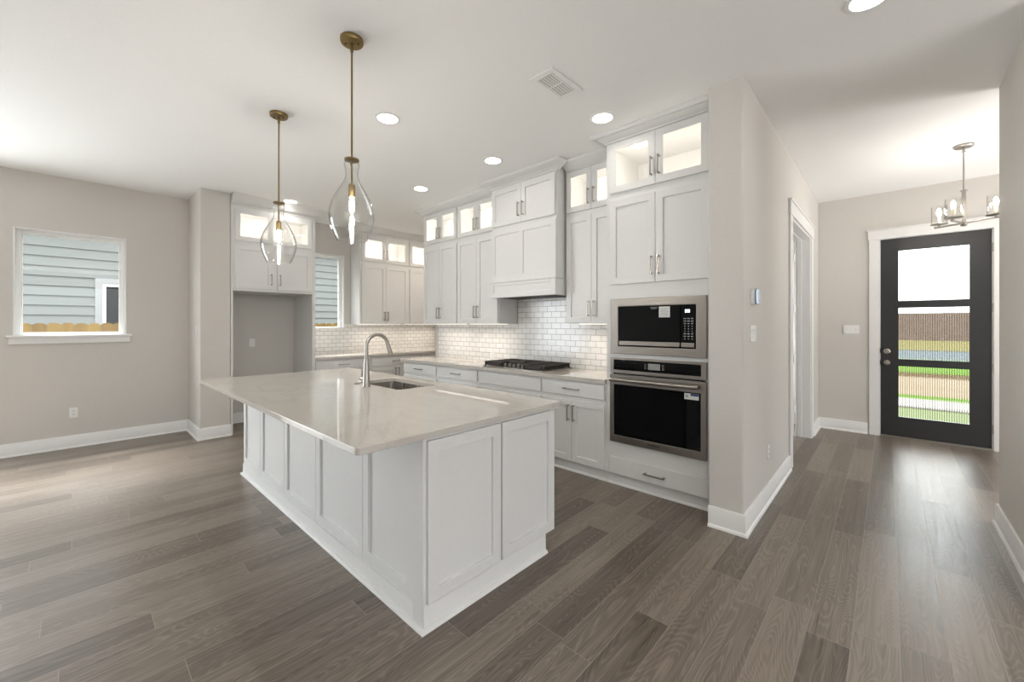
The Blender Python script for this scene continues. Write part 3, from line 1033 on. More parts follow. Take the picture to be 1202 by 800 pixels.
for i in range(5):
    lm.box(xx(-1.345), xx(-1.345)+0.07-0.012*(i % 2), -0.0236, -0.0232, zz(1.475)+0.013*i, zz(1.475)+0.013*i+0.004)
lm.build('sticker_print', 'keymark', st)
nm = MB()
for i in range(8):
    nm.box(xx(-1.425)+i*0.0075, xx(-1.425)+i*0.0075+0.005, -0.0228, -0.0222, zz(1.536), zz(1.543))
for i in range(6):
    nm.box(xx(-1.418)+i*0.0075, xx(-1.418)+i*0.0075+0.005, -0.0228, -0.0222, zz(1.527), zz(1.531))
nm.build('badge', 'keymark', dr)
pn = MB().box(dv+0.003, ix1-0.004, -0.022, 0.010, iz0+0.004, iz1-0.003).build('control_panel', 'blackglass', t, bevel=0.002)
MB().box(dv+0.006, ix1-0.010, -0.030, -0.0225, zz(1.226), zz(1.262)).build('panel_strip', 'steel', pn, bevel=0.003)
dg = MB()
for q in range(3):      # lit segment digits
    gx = xx(-1.149)+q*0.013
    segs = [(0, 0.008, 0.020, 0.023), (0, 0.008, 0.0, 0.003), (0, 0.008, 0.010, 0.013), (0.006, 0.009, 0, 0.023)] + ([(0, 0.003, 0, 0.023)] if q != 1 else [])
    for a, b_, c, d_ in segs:
        dg.box(gx+a, gx+b_, -0.0230, -0.0222, zz(1.495)+c, zz(1.495)+d_)
dg.build('display_digits', 'digit', pn)
kp = MB()
for r_ in range(9):
    for c_ in range(3):
        wv = (0.018, 0.018, 0.014, 0.007, 0.007, 0.007, 0.016, 0.016, 0.008)[r_]
        kx_ = xx(-1.163)+0.012+c_*0.027
        kz_ = zz(1.448)-r_*0.0195
        kp.box(kx_-wv/2, kx_+wv/2, -0.0228, -0.0222, kz_-0.0035, kz_+0.0035)
kp.build('keypad', 'keymark', pn)

# ---- wall oven
t = thing('wall_oven', 'built-in stainless wall oven with large black glass door and bar handle', 'oven', (mx0, YC, OV[0]))
zz = lambda q: q-OV[0]
oh = OV[1]-OV[0]
MB().box(0.02, mw-0.02, 0.001, 0.46, 0.015, oh-0.015).build('oven_box', 'black', t)
cp = MB().box(0, mw, -0.026, -0.001, zz(0.984), oh).build('control_panel', 'steel', t, bevel=0.003)
MB().box(xx(-1.755), xx(-1.031), -0.0275, -0.0255, zz(1.012), zz(1.100)).build('control_glass', 'blackglass', cp)
ds = MB().box(xx(-1.443), xx(-1.343), -0.029, -0.0272, zz(1.032), zz(1.083)).build('display', 'lcd', cp)
for s in (-1.472, -1.462, -1.325, -1.315):
    for zv in (1.040, 1.055, 1.072):
        MB().box(xx(s)-0.003, xx(s)+0.003, -0.0284, -0.0274, zz(zv)-0.003, zz(zv)+0.003).build('touch_key', 'keymark', cp)
od = MB().cut((0, mw, -0.036, -0.001, 0, zz(0.972)), [(xx(-1.750), xx(-1.031), -1, -0.030, zz(0.450), zz(0.886))]).build('oven_door', 'steel', t, bevel=0.003)
MB().box(xx(-1.7495), xx(-1.0315), -0.034, -0.0295, zz(0.4505), zz(0.8855)).build('oven_window', 'blackglass', od)
hb = MB().tube([(xx(-1.765), -0.078, zz(0.931)), (xx(-1.036), -0.078, zz(0.931))], 0.0165, 18)
for s in (-1.74, -1.061):
    hb.box(xx(s)-0.012, xx(s)+0.012, -0.075, -0.035, zz(0.920), zz(0.942))
hb.build('oven_handle', 'steel', od)
so = MB().box(xx(-1.150), xx(-1.044), -0.0352, -0.0338, zz(0.832), zz(0.878)).build('door_sticker', 'sticker', od)
MB().box(xx(-1.104), xx(-1.046), -0.0358, -0.0351, zz(0.860), zz(0.877)).build('sticker_print', 'sticker_blue', so)
MB().box(xx(-1.142), xx(-1.122), -0.0358, -0.0351, zz(0.846), zz(0.866)).build('sticker_print', 'keymark', so)
bd = MB()
for i in range(8):
    bd.box(xx(-1.440)+i*0.0125, xx(-1.440)+i*0.0125+0.008, -0.0372, -0.0358, zz(0.4155), zz(0.4245))
bd.build('badge', 'slot', od)

# ---- cooktop
CX0, CX1, CY0, CY1 = -3.490, -2.575, 3.255, 3.760
t = thing('cooktop', 'five burner gas cooktop with black cast iron grates on the range countertop', 'cooktop', (CX0, CY0, 0.9145))
cw, cd = CX1-CX0, CY1-CY0
MB().slab((0, cw, 0, cd), 0.015, 0.0, 0.010).build('cooktop_pan', 'steel', t, bevel=0.003)
burn = [(0.16, 0.13, 0.040), (0.16, 0.37, 0.034), (cw/2, 0.30, 0.055), (cw-0.16, 0.13, 0.034), (cw-0.16, 0.37, 0.040)]
for bx_, by_, r_ in burn:
    q = MB().lathe([(r_, 0.010), (r_, 0.018), (r_*0.8, 0.022), (r_*0.8, 0.028), (r_*0.3, 0.030)], 24, (bx_, by_, 0))
    q.build('burner', 'iron', t)


def grate(x0, x1, y0, y1):
    g = MB()
    zl, zt0, zt1 = 0.020, 0.048, 0.062
    b = 0.014
    g.cut((x0, x1, y0, y1, zt0, zt1), [(x0+b, x1-b, y0+b, y1-b, 0, 1)])
    for ya in (y0, y1-b):
        g.box(x0+0.03, x1-0.03, ya, ya+b, zl, zt0)
    for xx_ in (x0, x1-b):
        for yy_ in (y0, (y0+y1)/2-b/2, y1-b):
            g.box(xx_, xx_+b, yy_, yy_+b, 0.0105, zt0)
    n = 11                                           # side fingers
    for i in range(n):
        yc = y0+0.030+(y1-y0-0.060)*i/(n-1)
        for xa, xb in ((x0-0.001, x0+0.060), (x1-0.060, x1+0.001)):
            g.box(xa, xb, yc-0.0055, yc+0.0055, zl, zt1)
    m_ = 4
    for i in range(m_):
        xc = x0+(x1-x0)*(i+1)/(m_+1)
        g.box(xc-0.006, xc+0.006, y0, y1, zt0, zt1)
    for yc in (y0+(y1-y0)*0.27, (y0+y1)/2, y0+(y1-y0)*0.73):
        g.box(x0, x1, yc-0.006, yc+0.006, zt0, zt1-0.002)
    return g.build('grate', 'iron', t, bevel=0.0015)


grate(0.022, 0.300, 0.016, cd-0.016)
grate(0.306, cw-0.306, 0.125, cd-0.016)
grate(cw-0.300, cw-0.022, 0.016, cd-0.016)
kme = MB().lathe([(0.026, 0.0102), (0.026, 0.015), (0.020, 0.018), (0.0215, 0.046), (0.018, 0.050), (0.003, 0.050)], 24).mesh('control_knob')
for i in range(5):
    link('control_knob', kme, 'steel', t, 0, (cw/2-0.132+0.066*i, 0.052, 0))

# ---- left wall base cabinets (face +X)
XB = -6.200
for Y0, w, lab in ((2.400, 0.884, 'white base cabinet beside the fridge panel under the small kitchen window'),
                   (3.287, 0.950, 'white base cabinet on the left wall behind the faucet, drawer over two doors'),
                   (4.240, 0.805, 'white base cabinet deepest in the left corner, behind the range wall end')):
    t = thing('base_cabinet', lab, 'cabinet', (XB, Y0, 0), PI/2, 'base cabinets along the left wall')
    b = MB()
    b.box(0, w, 0, 0.625, 0.10, 0.874)
    b.box(0, w, 0.05, 0.625, 0.0, 0.10)
    b.build('cabinet_box', 'cab', t)
    d = slab_front('drawer_front', t, 0.022, w-0.022, 0.722, 0.848)
    pull(d, w/2, 0.785, 0.165, False)
    door_pair(t, 0.022, w-0.022, 0.115, 0.690, 0.590)
ctl = MB().slab((XL+0.004, -6.165, 2.396, 5.046), 0.004, 0.876, 0.914).build('countertop', 'quartz', bevel=0.002)
tag(ctl, 'white quartz countertop on the left wall below the small kitchen window', 'countertop')

# ---- left wall upper cabinets
LU = [(3.258, 0.930, 'white upper cabinet right of the small kitchen window, lit glass doors on top'),
      (4.190, 0.850, 'white upper cabinet in the left corner, partly hidden by the range uppers')]
for n_, (Y0, w, lab) in enumerate(LU):
    t = thing('upper_cabinet', lab, 'cabinet', (-6.50, Y0, 1.41), PI/2, 'upper cabinets on the left wall')
    z = lambda q: q-1.41
    D = 0.325
    MB().cut((0, w, 0, D, 0, z(3.058)), [(0.02, w-0.02, 0.02, D-0.012, z(2.477), z(2.905)), (0.05, w-0.05, -1, 0.03, z(2.515), z(2.875))]).build('cabinet_box', 'cab', t)
    door_pair(t, 0.030, w-0.012, 0.005, z(2.420), z(1.545))
    glass_pair(t, 0.030, w-0.012, z(2.477), z(2.905), z(2.62), rail=0.060)
    lit_box(t, w, D, z(2.477), z(2.905), CAB_POWER*w/0.78)
    path = [(0, D), (0, 0), (w, 0)] if n_ == 0 else [(0, 0), (w, 0)]
    MB().sweep(path, CROWN(z(2.945), z(3.0595)), 1).build('crown_moulding', 'cab', t)
    under_light(t, w, D, 0.0, UNDER_POWER*w/0.78)

# ---- refrigerator surround
t = thing('fridge_cabinet', 'white cabinet over the empty refrigerator alcove with lit glass doors and side panels', 'cabinet', (-6.11, 1.3555, 0), PI/2)
fw, FDp = 1.030, 0.712
MB().cut((0.022, fw-0.042, 0, FDp, 1.835, 3.058), [(0.04, fw-0.06, 0.02, 0.42, 2.475, 2.885), (0.085, fw-0.10, -1, 0.03, 2.520, 2.845)]).build('cabinet_box', 'cab', t)
MB().box(0, 0.0215, 0, FDp, 0, 3.058).build('side_panel', 'cab', t)
MB().box(fw-0.0415, fw, 0, FDp, 0, 3.058).build('side_panel', 'cab', t)
for a, b, s in ((0.042, 0.474, 0.452), (0.530, 0.974, 0.560)):
    d = shaker('door', t, a, b, 1.868, 2.425, 0.058)
    pull(d, s, 2.000, 0.150)
    glass_door(t, a, b, 2.480, 2.882, None, None, 0.056)
lit_box(t, fw, 0.42, 2.475, 2.885, CAB_POWER*1.2)
MB().sweep([(0, 0), (fw, 0), (fw, 0.55)], CROWN(2.925, 3.0595), 1).build('crown_moulding', 'cab', t)

# ---- backsplash tile
tr = MB()
tr.box(-5.085, -1.840, 3.814, 3.8195, 0.9145, 1.4095)
tr.box(-3.43, -2.475, 3.814, 3.8195, 1.4095, 1.900)
o = tr.build('tile_backsplash', 'tile_range')
tag(o, 'white subway tile backsplash behind the gas cooktop on the range wall', 'backsplash')
tl = MB().cut((XL+0.0005, XL+0.006, 2.392, 5.046, 0.9145, 1.4095), [(-8, 0, 2.3, W2[1], W2[2]-0.001, 2)])
o = tl.build('tile_backsplash', 'tile_left')
tag(o, 'white subway tile backsplash on the left wall under the small kitchen window', 'backsplash')

# ================================================================== ISLAND
IX0, IX1, IY0, IY1 = -4.430, -1.558, 1.105, 2.030
t = thing('kitchen_island', 'large white panelled kitchen island in the middle of the grey plank floor', 'kitchen island', ((IX0+IX1)/2, (IY0+IY1)/2, 0))
ox, oy = -(IX0+IX1)/2, -(IY0+IY1)/2
b = MB()
SKH = (-3.345, -2.665, 1.635, 2.010)          # void for the sink bowl
b.cut((IX0+ox, IX1+ox, IY0+oy, IY1+oy, 0.120, 0.883), [(SKH[0]+ox, SKH[1]+ox, SKH[2]+oy, SKH[3]+oy, 0.60, 1.0)])
b.box(IX0+ox, IX1+ox, IY0+oy, IY1-0.05+oy, 0, 0.120)
b.build('island_box', 'cab', t)
edges = [-4.430, -3.985, -3.405, -2.775, -2.135, -1.640]
edges = [-4.448, -3.945, -3.370, -2.775, -2.135, -1.640]
for a, c in zip(edges, edges[1:]):
    m = MB().cut((a+ox+0.002, c+ox-0.002, IY0+oy-0.018, IY0+oy-0.0005, 0.100, 0.883),
                 [(a+ox+0.062, c+ox-0.062, -9, IY0+oy-0.004, 0.160, 0.823)])
    m.build('back_panel', 'cab', t, bevel=0.0022)
MB().box(-1.6360+ox, IX1+ox+0.004, IY0+oy-0.0245, IY0+oy-0.0005, 0.0, 0.883).build('corner_post', 'cab', t, bevel=0.0015)
SH = [(0, 0), (0.017, 0), (0.017, 0.006), (0.012, 0.015), (0, 0.019)]
bb = MB()
bb.box(-4.448+ox, -1.637+ox, IY0+oy-0.025, IY0+oy-0.0005, 0, 0.099)
bb.sweep([(-4.448+ox, IY1-0.05+oy), (-4.448+ox, IY0+oy-0.025), (IX1+0.007+ox, IY0+oy-0.025), (IX1+0.007+ox, IY1-0.05+oy)], SH, 1)
bb.box(IX1+ox, IX1+ox+0.006, IY0+oy-0.02, IY1-0.05+oy, 0, 0.118)
bb.build('base_moulding', 'trim', t)
for a, c in ((1.098, 1.573), (1.585, 2.050)):
    m = MB().cut((IX1+ox+0.0005, IX1+ox+TH, a+oy, c+oy, 0.122, 0.868), [(IX1+ox+TH-0.014, 9, a+oy+0.060, c+oy-0.060, 0.182, 0.808)])
    m.build('end_panel', 'cab', t, bevel=0.0025)
# sink-side fronts
for i in range(4):
    a = IX0+0.01+i*0.714
    if i in (1, 2):
        z1_ = 0.868
    m = MB().cut((a+ox, a+ox+0.706, IY1+oy+0.0005, IY1+oy+TH, 0.122, 0.868), [(a+ox+0.06, a+ox+0.646, IY1+oy+TH-0.009, 9, 0.182, 0.808)])
    m.build('door', 'cab', t, bevel=0.0015)

SK = (-3.330, -2.680, 1.648, 1.996)
ci = MB().slab((-4.463, -1.533, 0.757, 2.118), 0.022, 0.884, 0.914, SK, 0.045, 8).build('countertop', 'quartz', bevel=0.0025)
tag(ci, 'large white veined quartz countertop on the island holding the sink and faucet', 'countertop')

# undermount sink
t = thing('sink', 'stainless undermount sink set into the island countertop', 'sink', (-3.005, 1.822, 0.68))
o4 = lambda e: (SK[0]+3.005-e, SK[1]+3.005+e, SK[2]-1.822-e, SK[3]-1.822+e)
s = MB()
lo = [rrect(*o4(0.002), 0.045, 8), rrect(*o4(0.0), 0.045, 8), rrect(*o4(-0.004), 0.045, 8), rrect(*o4(-0.02), 0.05, 8),
      rrect(*o4(0.0), 0.05, 8), rrect(*o4(0.006), 0.05, 8), rrect(*o4(0.006), 0.05, 8)]
zs_ = [0.203, 0.203, 0.030, 0.012, 0.0, 0.020, 0.203]
rg = [[s.bm.verts.new((x, y, z_)) for x, y in pts] for pts, z_ in zip(lo, zs_)]
k = len(rg[0])
for a, b in ((1, 2), (2, 3), (5, 4), (6, 5), (1, 6)):
    for q in range(k):
        s.f(rg[a][q], rg[a][(q+1) % k], rg[b][(q+1) % k], rg[b][q])
s.f(*rg[3]); s.f(*rg[4])
for v_ in list(rg[0]):
    s.bm.verts.remove(v_)
s.build('sink_bowl', 'sinksteel', t)
MB().lathe([(0.045, 0.0122), (0.045, 0.0155), (0.030, 0.0155), (0.030, 0.0135), (0.004, 0.0135)], 24).build('drain', 'nickel', t)

# faucet
t = thing('faucet', 'brushed nickel gooseneck pull-down faucet behind the island sink', 'faucet', (-3.012, 1.565, 0.9145))
MB().lathe([(0.031, 0.0), (0.031, 0.006), (0.0285, 0.012), (0.024, 0.10), (0.0195, 0.205), (0.0175, 0.215)], 28).build('faucet_body', 'nickel', t)
pts, rads = [(0, 0, 0.213), (0, 0, 0.26), (0, 0, 0.315)], [0.0145]*3
R_ = 0.092
for i in range(1, 15):
    a = PI*i/14*0.93
    pts.append((0, R_-R_*math.cos(a), 0.315+R_*math.sin(a)))
    rads.append(0.0145)
MB().tube(pts, rads, 16).build('spout', 'nickel', t)
e1, e0 = Vector(pts[-1]), Vector(pts[-2])
dv_ = (e1-e0).normalized()
MB().tube([e1, e1+dv_*0.012, e1+dv_*0.02, e1+dv_*0.085, e1+dv_*0.098], [0.0145, 0.0145, 0.0165, 0.0195, 0.018], 18).box(-0.006, 0.006, e1.y+0.018, e1.y+0.026, e1.z-0.062, e1.z-0.030).build('spray_head', 'nickel', t)
hb = MB().tube([(-0.020, 0, 0.062), (-0.080, 0, 0.062)], [0.016, 0.018], 18)
hb.tube([(-0.068, 0, 0.064), (-0.070, -0.002, 0.10), (-0.073, -0.004, 0.168)], [0.0085, 0.0065, 0.0055], 12)
hb.build('lever_handle', 'nickel', t)
bt = MB().lathe([(0.026, 0), (0.026, 0.004), (0.018, 0.007), (0.017, 0.010), (0.004, 0.011)], 24).build('sink_button', 'nickel', None, 0, (-3.215, 1.585, 0.9145))
tag(bt, 'small round nickel button on the island countertop left of the faucet', 'air switch')

# ================================================================== CEILING FIXTURES
def pendant(X, Y, label):
    t = thing('pendant_lamp', label, 'pendant lamp', (X, Y, H), 0, 'pendant lamps over the island')
    c = MB().lathe([(0.064, -0.0005), (0.064, -0.018), (0.060, -0.025), (0.010, -0.026)], 40).build('canopy', 'brass', t)
    for a in (0.8, 0.8+PI):
        MB().lathe([(0.005, -0.0265), (0.005, -0.031)], 10, (0.036*math.cos(a), 0.036*math.sin(a), 0)).build('screw', 'black', c)
    MB().lathe([(0.009, -0.026), (0.009, -0.075), (0.0055, -0.078), (0.0055, -0.705), (0.009, -0.708), (0.009, -0.735), (0.0055, -0.738), (0.0055, -0.852)], 16).build('stem', 'brass', t)
    MB().lathe([(0.010, -0.694), (0.041, -0.698), (0.041, -0.706), (0.012, -0.712)], 32).build('shade_cap', 'brass', t)
    so = MB().lathe([(0.008, -0.840), (0.018, -0.848), (0.0185, -0.915), (0.014, -0.919)], 24).build('socket', 'brass', t)
    MB().lathe([(0.010, -0.9195), (0.010, -0.935), (0.0135, -0.960), (0.0145, -0.976), (0.0125, -0.994), (0.007, -1.006), (0.002, -1.011)], 20).build('bulb', 'bulb', so)
    pr = [(0.039, -0.707), (0.041, -0.720), (0.044, -0.735), (0.040, -0.750), (0.036, -0.775), (0.037, -0.800), (0.046, -0.830), (0.064, -0.862), (0.086, -0.900),
          (0.106, -0.940), (0.120, -0.980), (0.126, -1.015), (0.124, -1.055), (0.114, -1.100), (0.099, -1.140), (0.084, -1.170)]
    # smooth the profile a little
    P = []
    for i in range(len(pr)-1):
        p0 = pr[max(0, i-1)]; p1 = pr[i]; p2 = pr[i+1]; p3 = pr[min(len(pr)-1, i+2)]
        for s_ in range(3):
            u = s_/3
            P.append(tuple(0.5*((2*p1[d])+(-p0[d]+p2[d])*u+(2*p0[d]-5*p1[d]+4*p2[d]-p3[d])*u*u+(-p0[d]+3*p1[d]-3*p2[d]+p3[d])*u**3) for d in (0, 1)))
    P.append(pr[-1])
    inner = [(max(0.004, r_-0.0028), z_) for r_, z_ in reversed(P)]
    MB().lathe(P+inner, 48, closed=True).build('glass_shade', 'lampglass', t, smooth=60)


pendant(-2.290, 1.100, 'brass pendant lamp with clear glass shade, nearer one, hanging larger over the island')
pendant(-3.527, 1.100, 'brass pendant lamp with clear glass shade, farther one in front of the fridge cabinet')

CANS = [(-2.954, 1.716, 'round ceiling downlight close to the near pendant stem, over the island'),
        (-1.685, 2.883, 'round ceiling downlight in front of the oven tower top'),
        (-2.934, 2.880, 'round ceiling downlight in front of the hood crown'),
        (-4.185, 2.879, 'round ceiling downlight in front of the far left range uppers'),
        (-5.906, 1.985, 'round ceiling downlight in front of the fridge cabinet crown'),
        (-0.074, 2.750, 'round ceiling downlight at the hall entrance, cut off by the top edge')]
for X, Y, lab in CANS:
    t = thing('recessed_downlight', lab, 'ceiling light', (X, Y, H), 0, 'recessed ceiling downlights')
    MB().lathe([(0.098, -0.0003), (0.098, -0.004), (0.088, -0.009), (0.078, -0.007), (0.078, -0.0003)], 40, caps=False).build('trim_ring', 'plastic', t)
    MB().lathe([(0.0775, -0.0003), (0.0775, -0.005), (0.070, -0.0065), (0.004, -0.007)], 40).build('lens', 'can', t)
    d = bpy.data.lights.new('downlight_lamp', 'AREA')
    d.shape = 'DISK'; d.size = 0.14; d.energy = CAN_POWER; d.color = (1.0, 0.94, 0.86)
    d.spread = math.radians(150)
    lo_ = bpy.data.objects.new('downlight_lamp', d)
    COL.objects.link(lo_); lo_.parent = t; lo_.location = (0, 0, -0.012)

pl = bpy.data.lights.new('added_pantry_lamp', 'AREA')  # added lamp hidden from view, brightens the left wall uppers
pl.shape = 'DISK'; pl.size = 0.14; pl.energy = PANTRY_POWER; pl.color = (1.0, 0.90, 0.77)
pt = thing('recessed_downlight', 'added unseen ceiling downlight in the passage behind the end of the range wall', 'ceiling light', (-5.35, 4.45, H), 0, 'recessed ceiling downlights')
MB().lathe([(0.098, -0.0003), (0.098, -0.004), (0.088, -0.009), (0.078, -0.007), (0.078, -0.0003)], 40, caps=False).build('trim_ring', 'plastic', pt)
MB().lathe([(0.0775, -0.0003), (0.0775, -0.005), (0.070, -0.0065), (0.004, -0.007)], 40).build('lens', 'can', pt)
plo = bpy.data.objects.new('added_pantry_lamp', pl)
COL.objects.link(plo); plo.parent = pt; plo.location = (0, 0, -0.012)

# ceiling register
t = thing('ceiling_vent', 'white rectangular ceiling air vent with two rows of louvres', 'air vent', (-1.685, 2.27, H))
MB().cut((-0.098, 0.098, -0.180, 0.180, -0.008, -0.0005), [(-0.062, 0.062, -0.130, -0.006, -1, 1), (-0.062, 0.062, 0.006, 0.130, -1, 1)]).build('vent_frame', 'plastic', t, bevel=0.003)
MB().box(-0.07, 0.07, -0.14, 0.14, -0.0018, -0.0006).build('vent_back', 'slot', t)
for s in (-1, 1):
    for i in range(6):
        xc = -0.052+i*0.0208
        v = MB()
        y0_, y1_ = (0.008, 0.128) if s > 0 else (-0.128, -0.008)
        p_ = [(xc-0.0075, -0.008), (xc+0.0030, -0.0022), (xc+0.0050, -0.0022), (xc-0.0045, -0.008)]
        a_ = [v.bm.verts.new((x_, y0_, z_)) for x_, z_ in p_]
        b_ = [v.bm.verts.new((x_, y1_, z_)) for x_, z_ in p_]
        v.f(*a_); v.f(*b_)
        for q in range(4):
            v.f(a_[q], a_[(q+1) % 4], b_[(q+1) % 4], b_[q])
        v.build('louvre', 'plastic', t)

# foyer chandelier
t = thing('chandelier', 'brushed nickel foyer chandelier with clear glass cylinder shades near the front door', 'chandelier', (0.508, 5.600, H))
MB().lathe([(0.066, -0.0005), (0.066, -0.016), (0.058, -0.024), (0.006, -0.025)], 36).build('canopy', 'nickel', t)
MB().lathe([(0.008, -0.025), (0.008, -0.05), (0.013, -0.055), (0.013, -0.065), (0.006, -0.07), (0.006, -0.43)], 14).build('stem', 'nickel', t)
MB().box(-0.014, 0.014, -0.014, 0.014, -0.735, -0.415).box(-0.024, 0.024, -0.006, 0.006, -0.425, -0.415).lathe([(0.016, -0.748), (0.022, -0.742), (0.022, -0.732), (0.004, -0.730)], 20).build('centre_post', 'nickel', t)
for ang, r_ in ((-27, 0.205), (150, 0.175), (-113, 0.205)):
    a = math.radians(ang)
    ca, sa = math.cos(a), math.sin(a)
    ar = MB()
    e_ = r_+0.035
    pa = [(0.012*ca-0.007*sa*s_, 0.012*sa+0.007*ca*s_) for s_ in (-1, 1)]
    pb = [(e_*ca+0.007*sa*s_, e_*sa-0.007*ca*s_) for s_ in (-1, 1)]
    ar.poly(pa+pb, -0.728, -0.714)
    arm = ar.build('arm', 'nickel', t)
    x_, y_ = r_*ca, r_*sa
    MB().lathe([(0.010, -0.7135), (0.010, -0.700), (0.062, -0.694), (0.062, -0.689), (0.014, -0.687)], 32, (x_, y_, 0)).build('bobeche', 'nickel', arm)
    MB().lathe([(0.012, -0.6865), (0.012, -0.610), (0.010, -0.608)], 16, (x_, y_, 0)).build('candle_sleeve', 'cream', arm)
    MB().lathe([(0.009, -0.6075), (0.0155, -0.590), (0.0165, -0.578), (0.011, -0.555), (0.003, -0.540)], 16, (x_, y_, 0)).build('bulb', 'candle', arm)
    MB().lathe([(0.055, -0.6885), (0.055, -0.520), (0.0525, -0.520), (0.0525, -0.6885)], 36, (x_, y_, 0), closed=True).build('glass_shade', 'lampglass', arm)


# ================================================================== WALL DEVICES
def device(name, label, cat, loc, rotz, gangs=1, kind='outlet', group=None, w=0.070, h=0.115):
    """wall plate facing local -Y"""
    t = thing(name, label, cat, loc, rotz, group)
    w = w+(gangs-1)*0.046
    MB().box(-w/2, w/2, -0.006, -0.0005, -h/2, h/2).build('wall_plate', 'plastic', t, bevel=0.003)
    for gi in range(gangs):
        gx = (gi-(gangs-1)/2)*0.046
        if kind == 'outlet':
            for s in (-1, 1):
                q = MB().slab((gx-0.016, gx+0.016, s*0.019-0.014, s*0.019+0.014), 0.008, -0.0075, -0.0055)
                bmesh.ops.rotate(q.bm, verts=q.bm.verts, cent=(0, 0, 0), matrix=Matrix.Rotation(PI/2, 3, 'X'))
                for v_ in q.bm.verts:
                    v_.co.y = -abs(v_.co.y)
                q = q.build('receptacle', 'plastic', t)
                sl_ = MB()
                for sx in (-0.006, 0.006):
                    sl_.box(gx+sx-0.0012, gx+sx+0.0012, -0.0082, -0.0072, s*0.019-0.002, s*0.019+0.007)
                sl_.lathe([(0.0024, -0.0082), (0.0024, -0.0072)], 10, (gx, 0, s*0.019-0.007), axis='y')
                sl_.build('slots', 'slot', q)
        else:
            MB().box(gx-0.0165, gx+0.0165, -0.0075, -0.0055, -0.033, 0.033).build('rocker_frame', 'plastic', t, bevel=0.001)
            r_ = MB()
            pf = [(-0.0075, -0.031), (-0.0075, 0.031), (-0.0110, 0.031), (-0.0085, 0.0), (-0.0080, -0.031)]
            a_ = [r_.bm.verts.new((gx-0.0145, y_, z_)) for y_, z_ in pf]
            b_ = [r_.bm.verts.new((gx+0.0145, y_, z_)) for y_, z_ in pf]
            r_.f(*a_); r_.f(*b_)
            for q in range(5):
                r_.f(a_[q], a_[(q+1) % 5], b_[(q+1) % 5], b_[q])
            r_.build('rocker', 'plastic', t)
    return t


device('wall_outlet', 'white electrical outlet low on the left wall below the big window', 'outlet', (XL, 0.0, 0.396), PI/2)
device('wall_outlet', 'white electrical outlet on the back wall of the fridge alcove', 'outlet', (XL, 1.776, 1.135), PI/2)
device('wall_outlet', 'white electrical outlet low on the hall wall near the column corner', 'outlet', (XH, 3.775, 0.389), PI/2)
device('wall_outlet', 'white outlet on the backsplash just left of the cooktop', 'outlet', (-3.890, 3.814, 1.010), 0)
device('wall_outlet', 'white outlet on the backsplash at the far left of the range wall', 'outlet', (-4.770, 3.814, 1.015), 0)
device('light_switch', 'white light switch on the hall wall below the blue-faced thermostat', 'light switch', (XH, 3.275, 1.338), PI/2, 3, 'switch')
device('light_switch', 'white light switch on the narrow wall end beside the fridge cabinet', 'light switch', (-6.315, 1.04, 1.323), 0, 1, 'switch')
device('light_switch', 'white three-gang light switch left of the front door', 'light switch', (-0.362, YF, 1.335), 0, 3, 'switch')

t = thing('thermostat', 'small white wall thermostat with a glossy blue-grey face above the hall switch', 'thermostat', (XH, 3.275, 1.598), PI/2)
m = MB().slab((-0.062, 0.062, -0.056, 0.056), 0.024, 0.0005, 0.024)
bmesh.ops.rotate(m.bm, verts=m.bm.verts, cent=(0, 0, 0), matrix=Matrix.Rotation(PI/2, 3, 'X'))
m.build('thermostat_base', 'plastic', t, bevel=0.003)
m = MB().slab((-0.060, 0.060, -0.054, 0.054), 0.024, 0.0245, 0.036)
bmesh.ops.rotate(m.bm, verts=m.bm.verts, cent=(0, 0, 0), matrix=Matrix.Rotation(PI/2, 3, 'X'))
m.build('thermostat_face', 'blueface', t, bevel=0.004)

# ================================================================== OUTSIDE
G = -0.30
GL = -0.45
struct(MB().box(-22, -7.05, -14, 18, GL-0.2, GL).build('lawn_side', 'lawnpale'))
# neighbouring house with lap siding
t = thing('neighbour_house', 'white lap-sided neighbouring house seen through the left windows', 'house', (-11.2, 3.0, GL))
zz0 = GL
s = MB()
YA, YBb = -9.0, 9.0
nl = 22
lap = 0.178
off = 2.290 - lap*round((2.290-GL)/lap) - GL
wy0, wy1, wz0, wz1 = 0.28-3.0, 1.45-3.0, 1.05-GL, 2.29-GL


def lap_piece(y0, y1, zb):
    pf = [(-0.03, zb), (0.029, zb), (0.006, zb+lap), (-0.03, zb+lap)]
    a_ = [s.bm.verts.new((x_, y0, z_)) for x_, z_ in pf]
    b_ = [s.bm.verts.new((x_, y1, z_)) for x_, z_ in pf]
    s.f(*a_); s.f(*b_)
    for q in range(4):
        s.f(a_[q], a_[(q+1) % 4], b_[(q+1) % 4], b_[q])


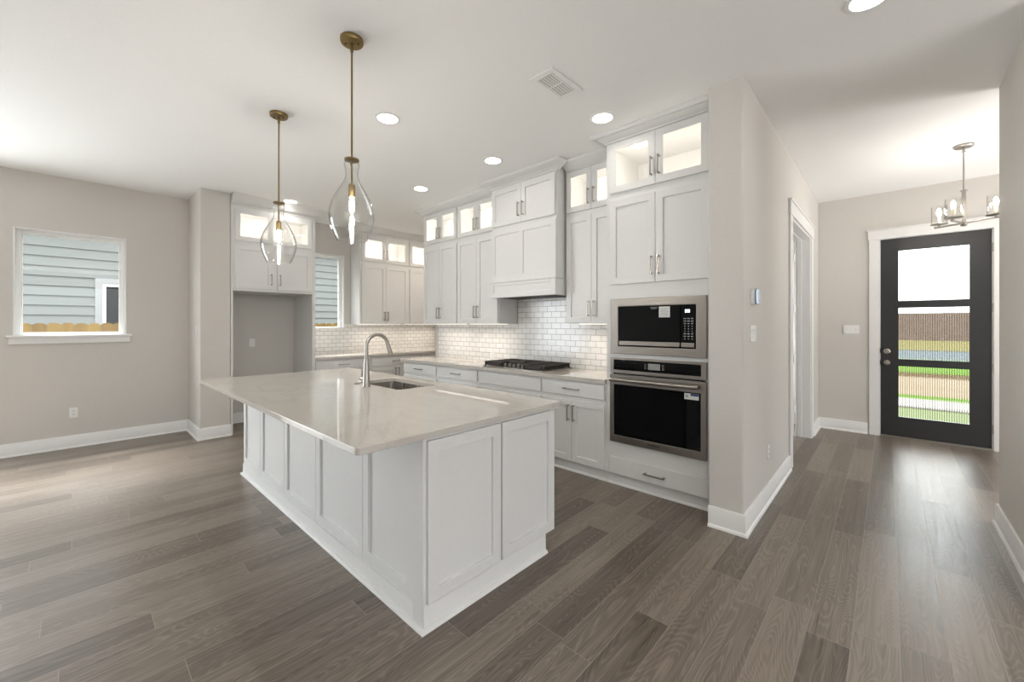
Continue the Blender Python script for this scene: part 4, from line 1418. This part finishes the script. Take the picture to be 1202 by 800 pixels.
for i in range(nl):
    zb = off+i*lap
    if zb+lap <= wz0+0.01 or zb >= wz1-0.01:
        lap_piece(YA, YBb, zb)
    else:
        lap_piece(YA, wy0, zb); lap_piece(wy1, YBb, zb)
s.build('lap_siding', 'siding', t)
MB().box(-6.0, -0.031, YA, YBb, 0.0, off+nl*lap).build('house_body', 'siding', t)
MB().poly([(-6.3, YA-0.3), (0.35, YA-0.3), (0.35, YBb+0.3), (-6.3, YBb+0.3)], off+nl*lap, off+nl*lap+0.2).build('roof_eave', 'siding_trim', t)
wf = MB().cut((-0.025, 0.035, wy0, wy1, wz0, wz1), [(-1, 1, wy0+0.10, wy1-0.10, wz0+0.10, wz1-0.10)]).build('house_window', 'siding_trim', t)
MB().cut((-0.025, 0.015, wy0+0.10, wy1-0.10, wz0+0.10, wz1-0.10), [(-1, 1, wy0+0.15, wy1-0.15, wz0+0.15, wz1-0.15)]).build('house_window_sash', 'plastic', wf)
MB().box(-0.024, -0.005, wy0+0.15, wy1-0.15, wz0+0.15, wz1-0.15).build('window_screen', 'darkscreen', wf)
# picket fence
t = thing('picket_fence', 'new cedar dog-eared picket fence outside the left windows', 'fence', (-9.2, 2.2, GL))
ph = 1.425-GL
rails = MB()
for zr in (0.3, 1.5):
    rails.box(-0.06, -0.021, -4.2, 4.2, zr, zr+0.09)
rails.build('fence_rail', 'cedar', t)
for i in range(58):
    yc = -4.1+i*0.1415
    h_ = ph+random.uniform(-0.006, 0.006)
    hw_ = 0.0695
    p = MB()
    pf = [(yc-hw_, 0.0), (yc+hw_, 0.0), (yc+hw_, h_-0.034), (yc+hw_-0.030, h_), (yc-hw_+0.030, h_), (yc-hw_, h_-0.034)]
    a_ = [p.bm.verts.new((-0.020, y_, z_)) for y_, z_ in pf]
    b_ = [p.bm.verts.new((0.0, y_, z_)) for y_, z_ in pf]
    p.f(*a_); p.f(*b_)
    for q in range(6):
        p.f(a_[q], a_[(q+1) % 6], b_[(q+1) % 6], b_[q])
    p.build('picket', 'cedar', t)

# street side, seen through the reeded door lights
bands = [('porch_slab', 7.10, 9.9, 'porch', 0.04), ('lawn_front', 9.9, 11.5, 'lawnpale', 0.0), ('sidewalk_path', 11.5, 12.8, 'walk', 0.03),
         ('lawn_verge', 12.8, 13.5, 'lawn', 0.02), ('street_concrete', 13.5, 18.4, 'street', 0.0), ('dirt_path_verge', 18.4, 19.8, 'dirt', 0.01),
         ('lawn_far', 19.8, 27.5, 'lawn', 0.02), ('street_asphalt', 27.5, 37.0, 'asphalt', 0.0), ('lawn_dry', 37.0, 80.0, 'dry', 0.02)]
for nm_, a, b, mt, dz in bands:
    struct(MB().box(-40 if a > 15 else -6, 90 if a > 15 else 40, a, b, G-0.3, G+dz).build(nm_, mt))
fb = MB().box(-40, 90, 60.0, 60.4, G, 2.6).build('boundary_fence', 'brownwall')
tag(fb, 'long brown boundary fence far beyond the street, blurred through the door glass', 'fence')
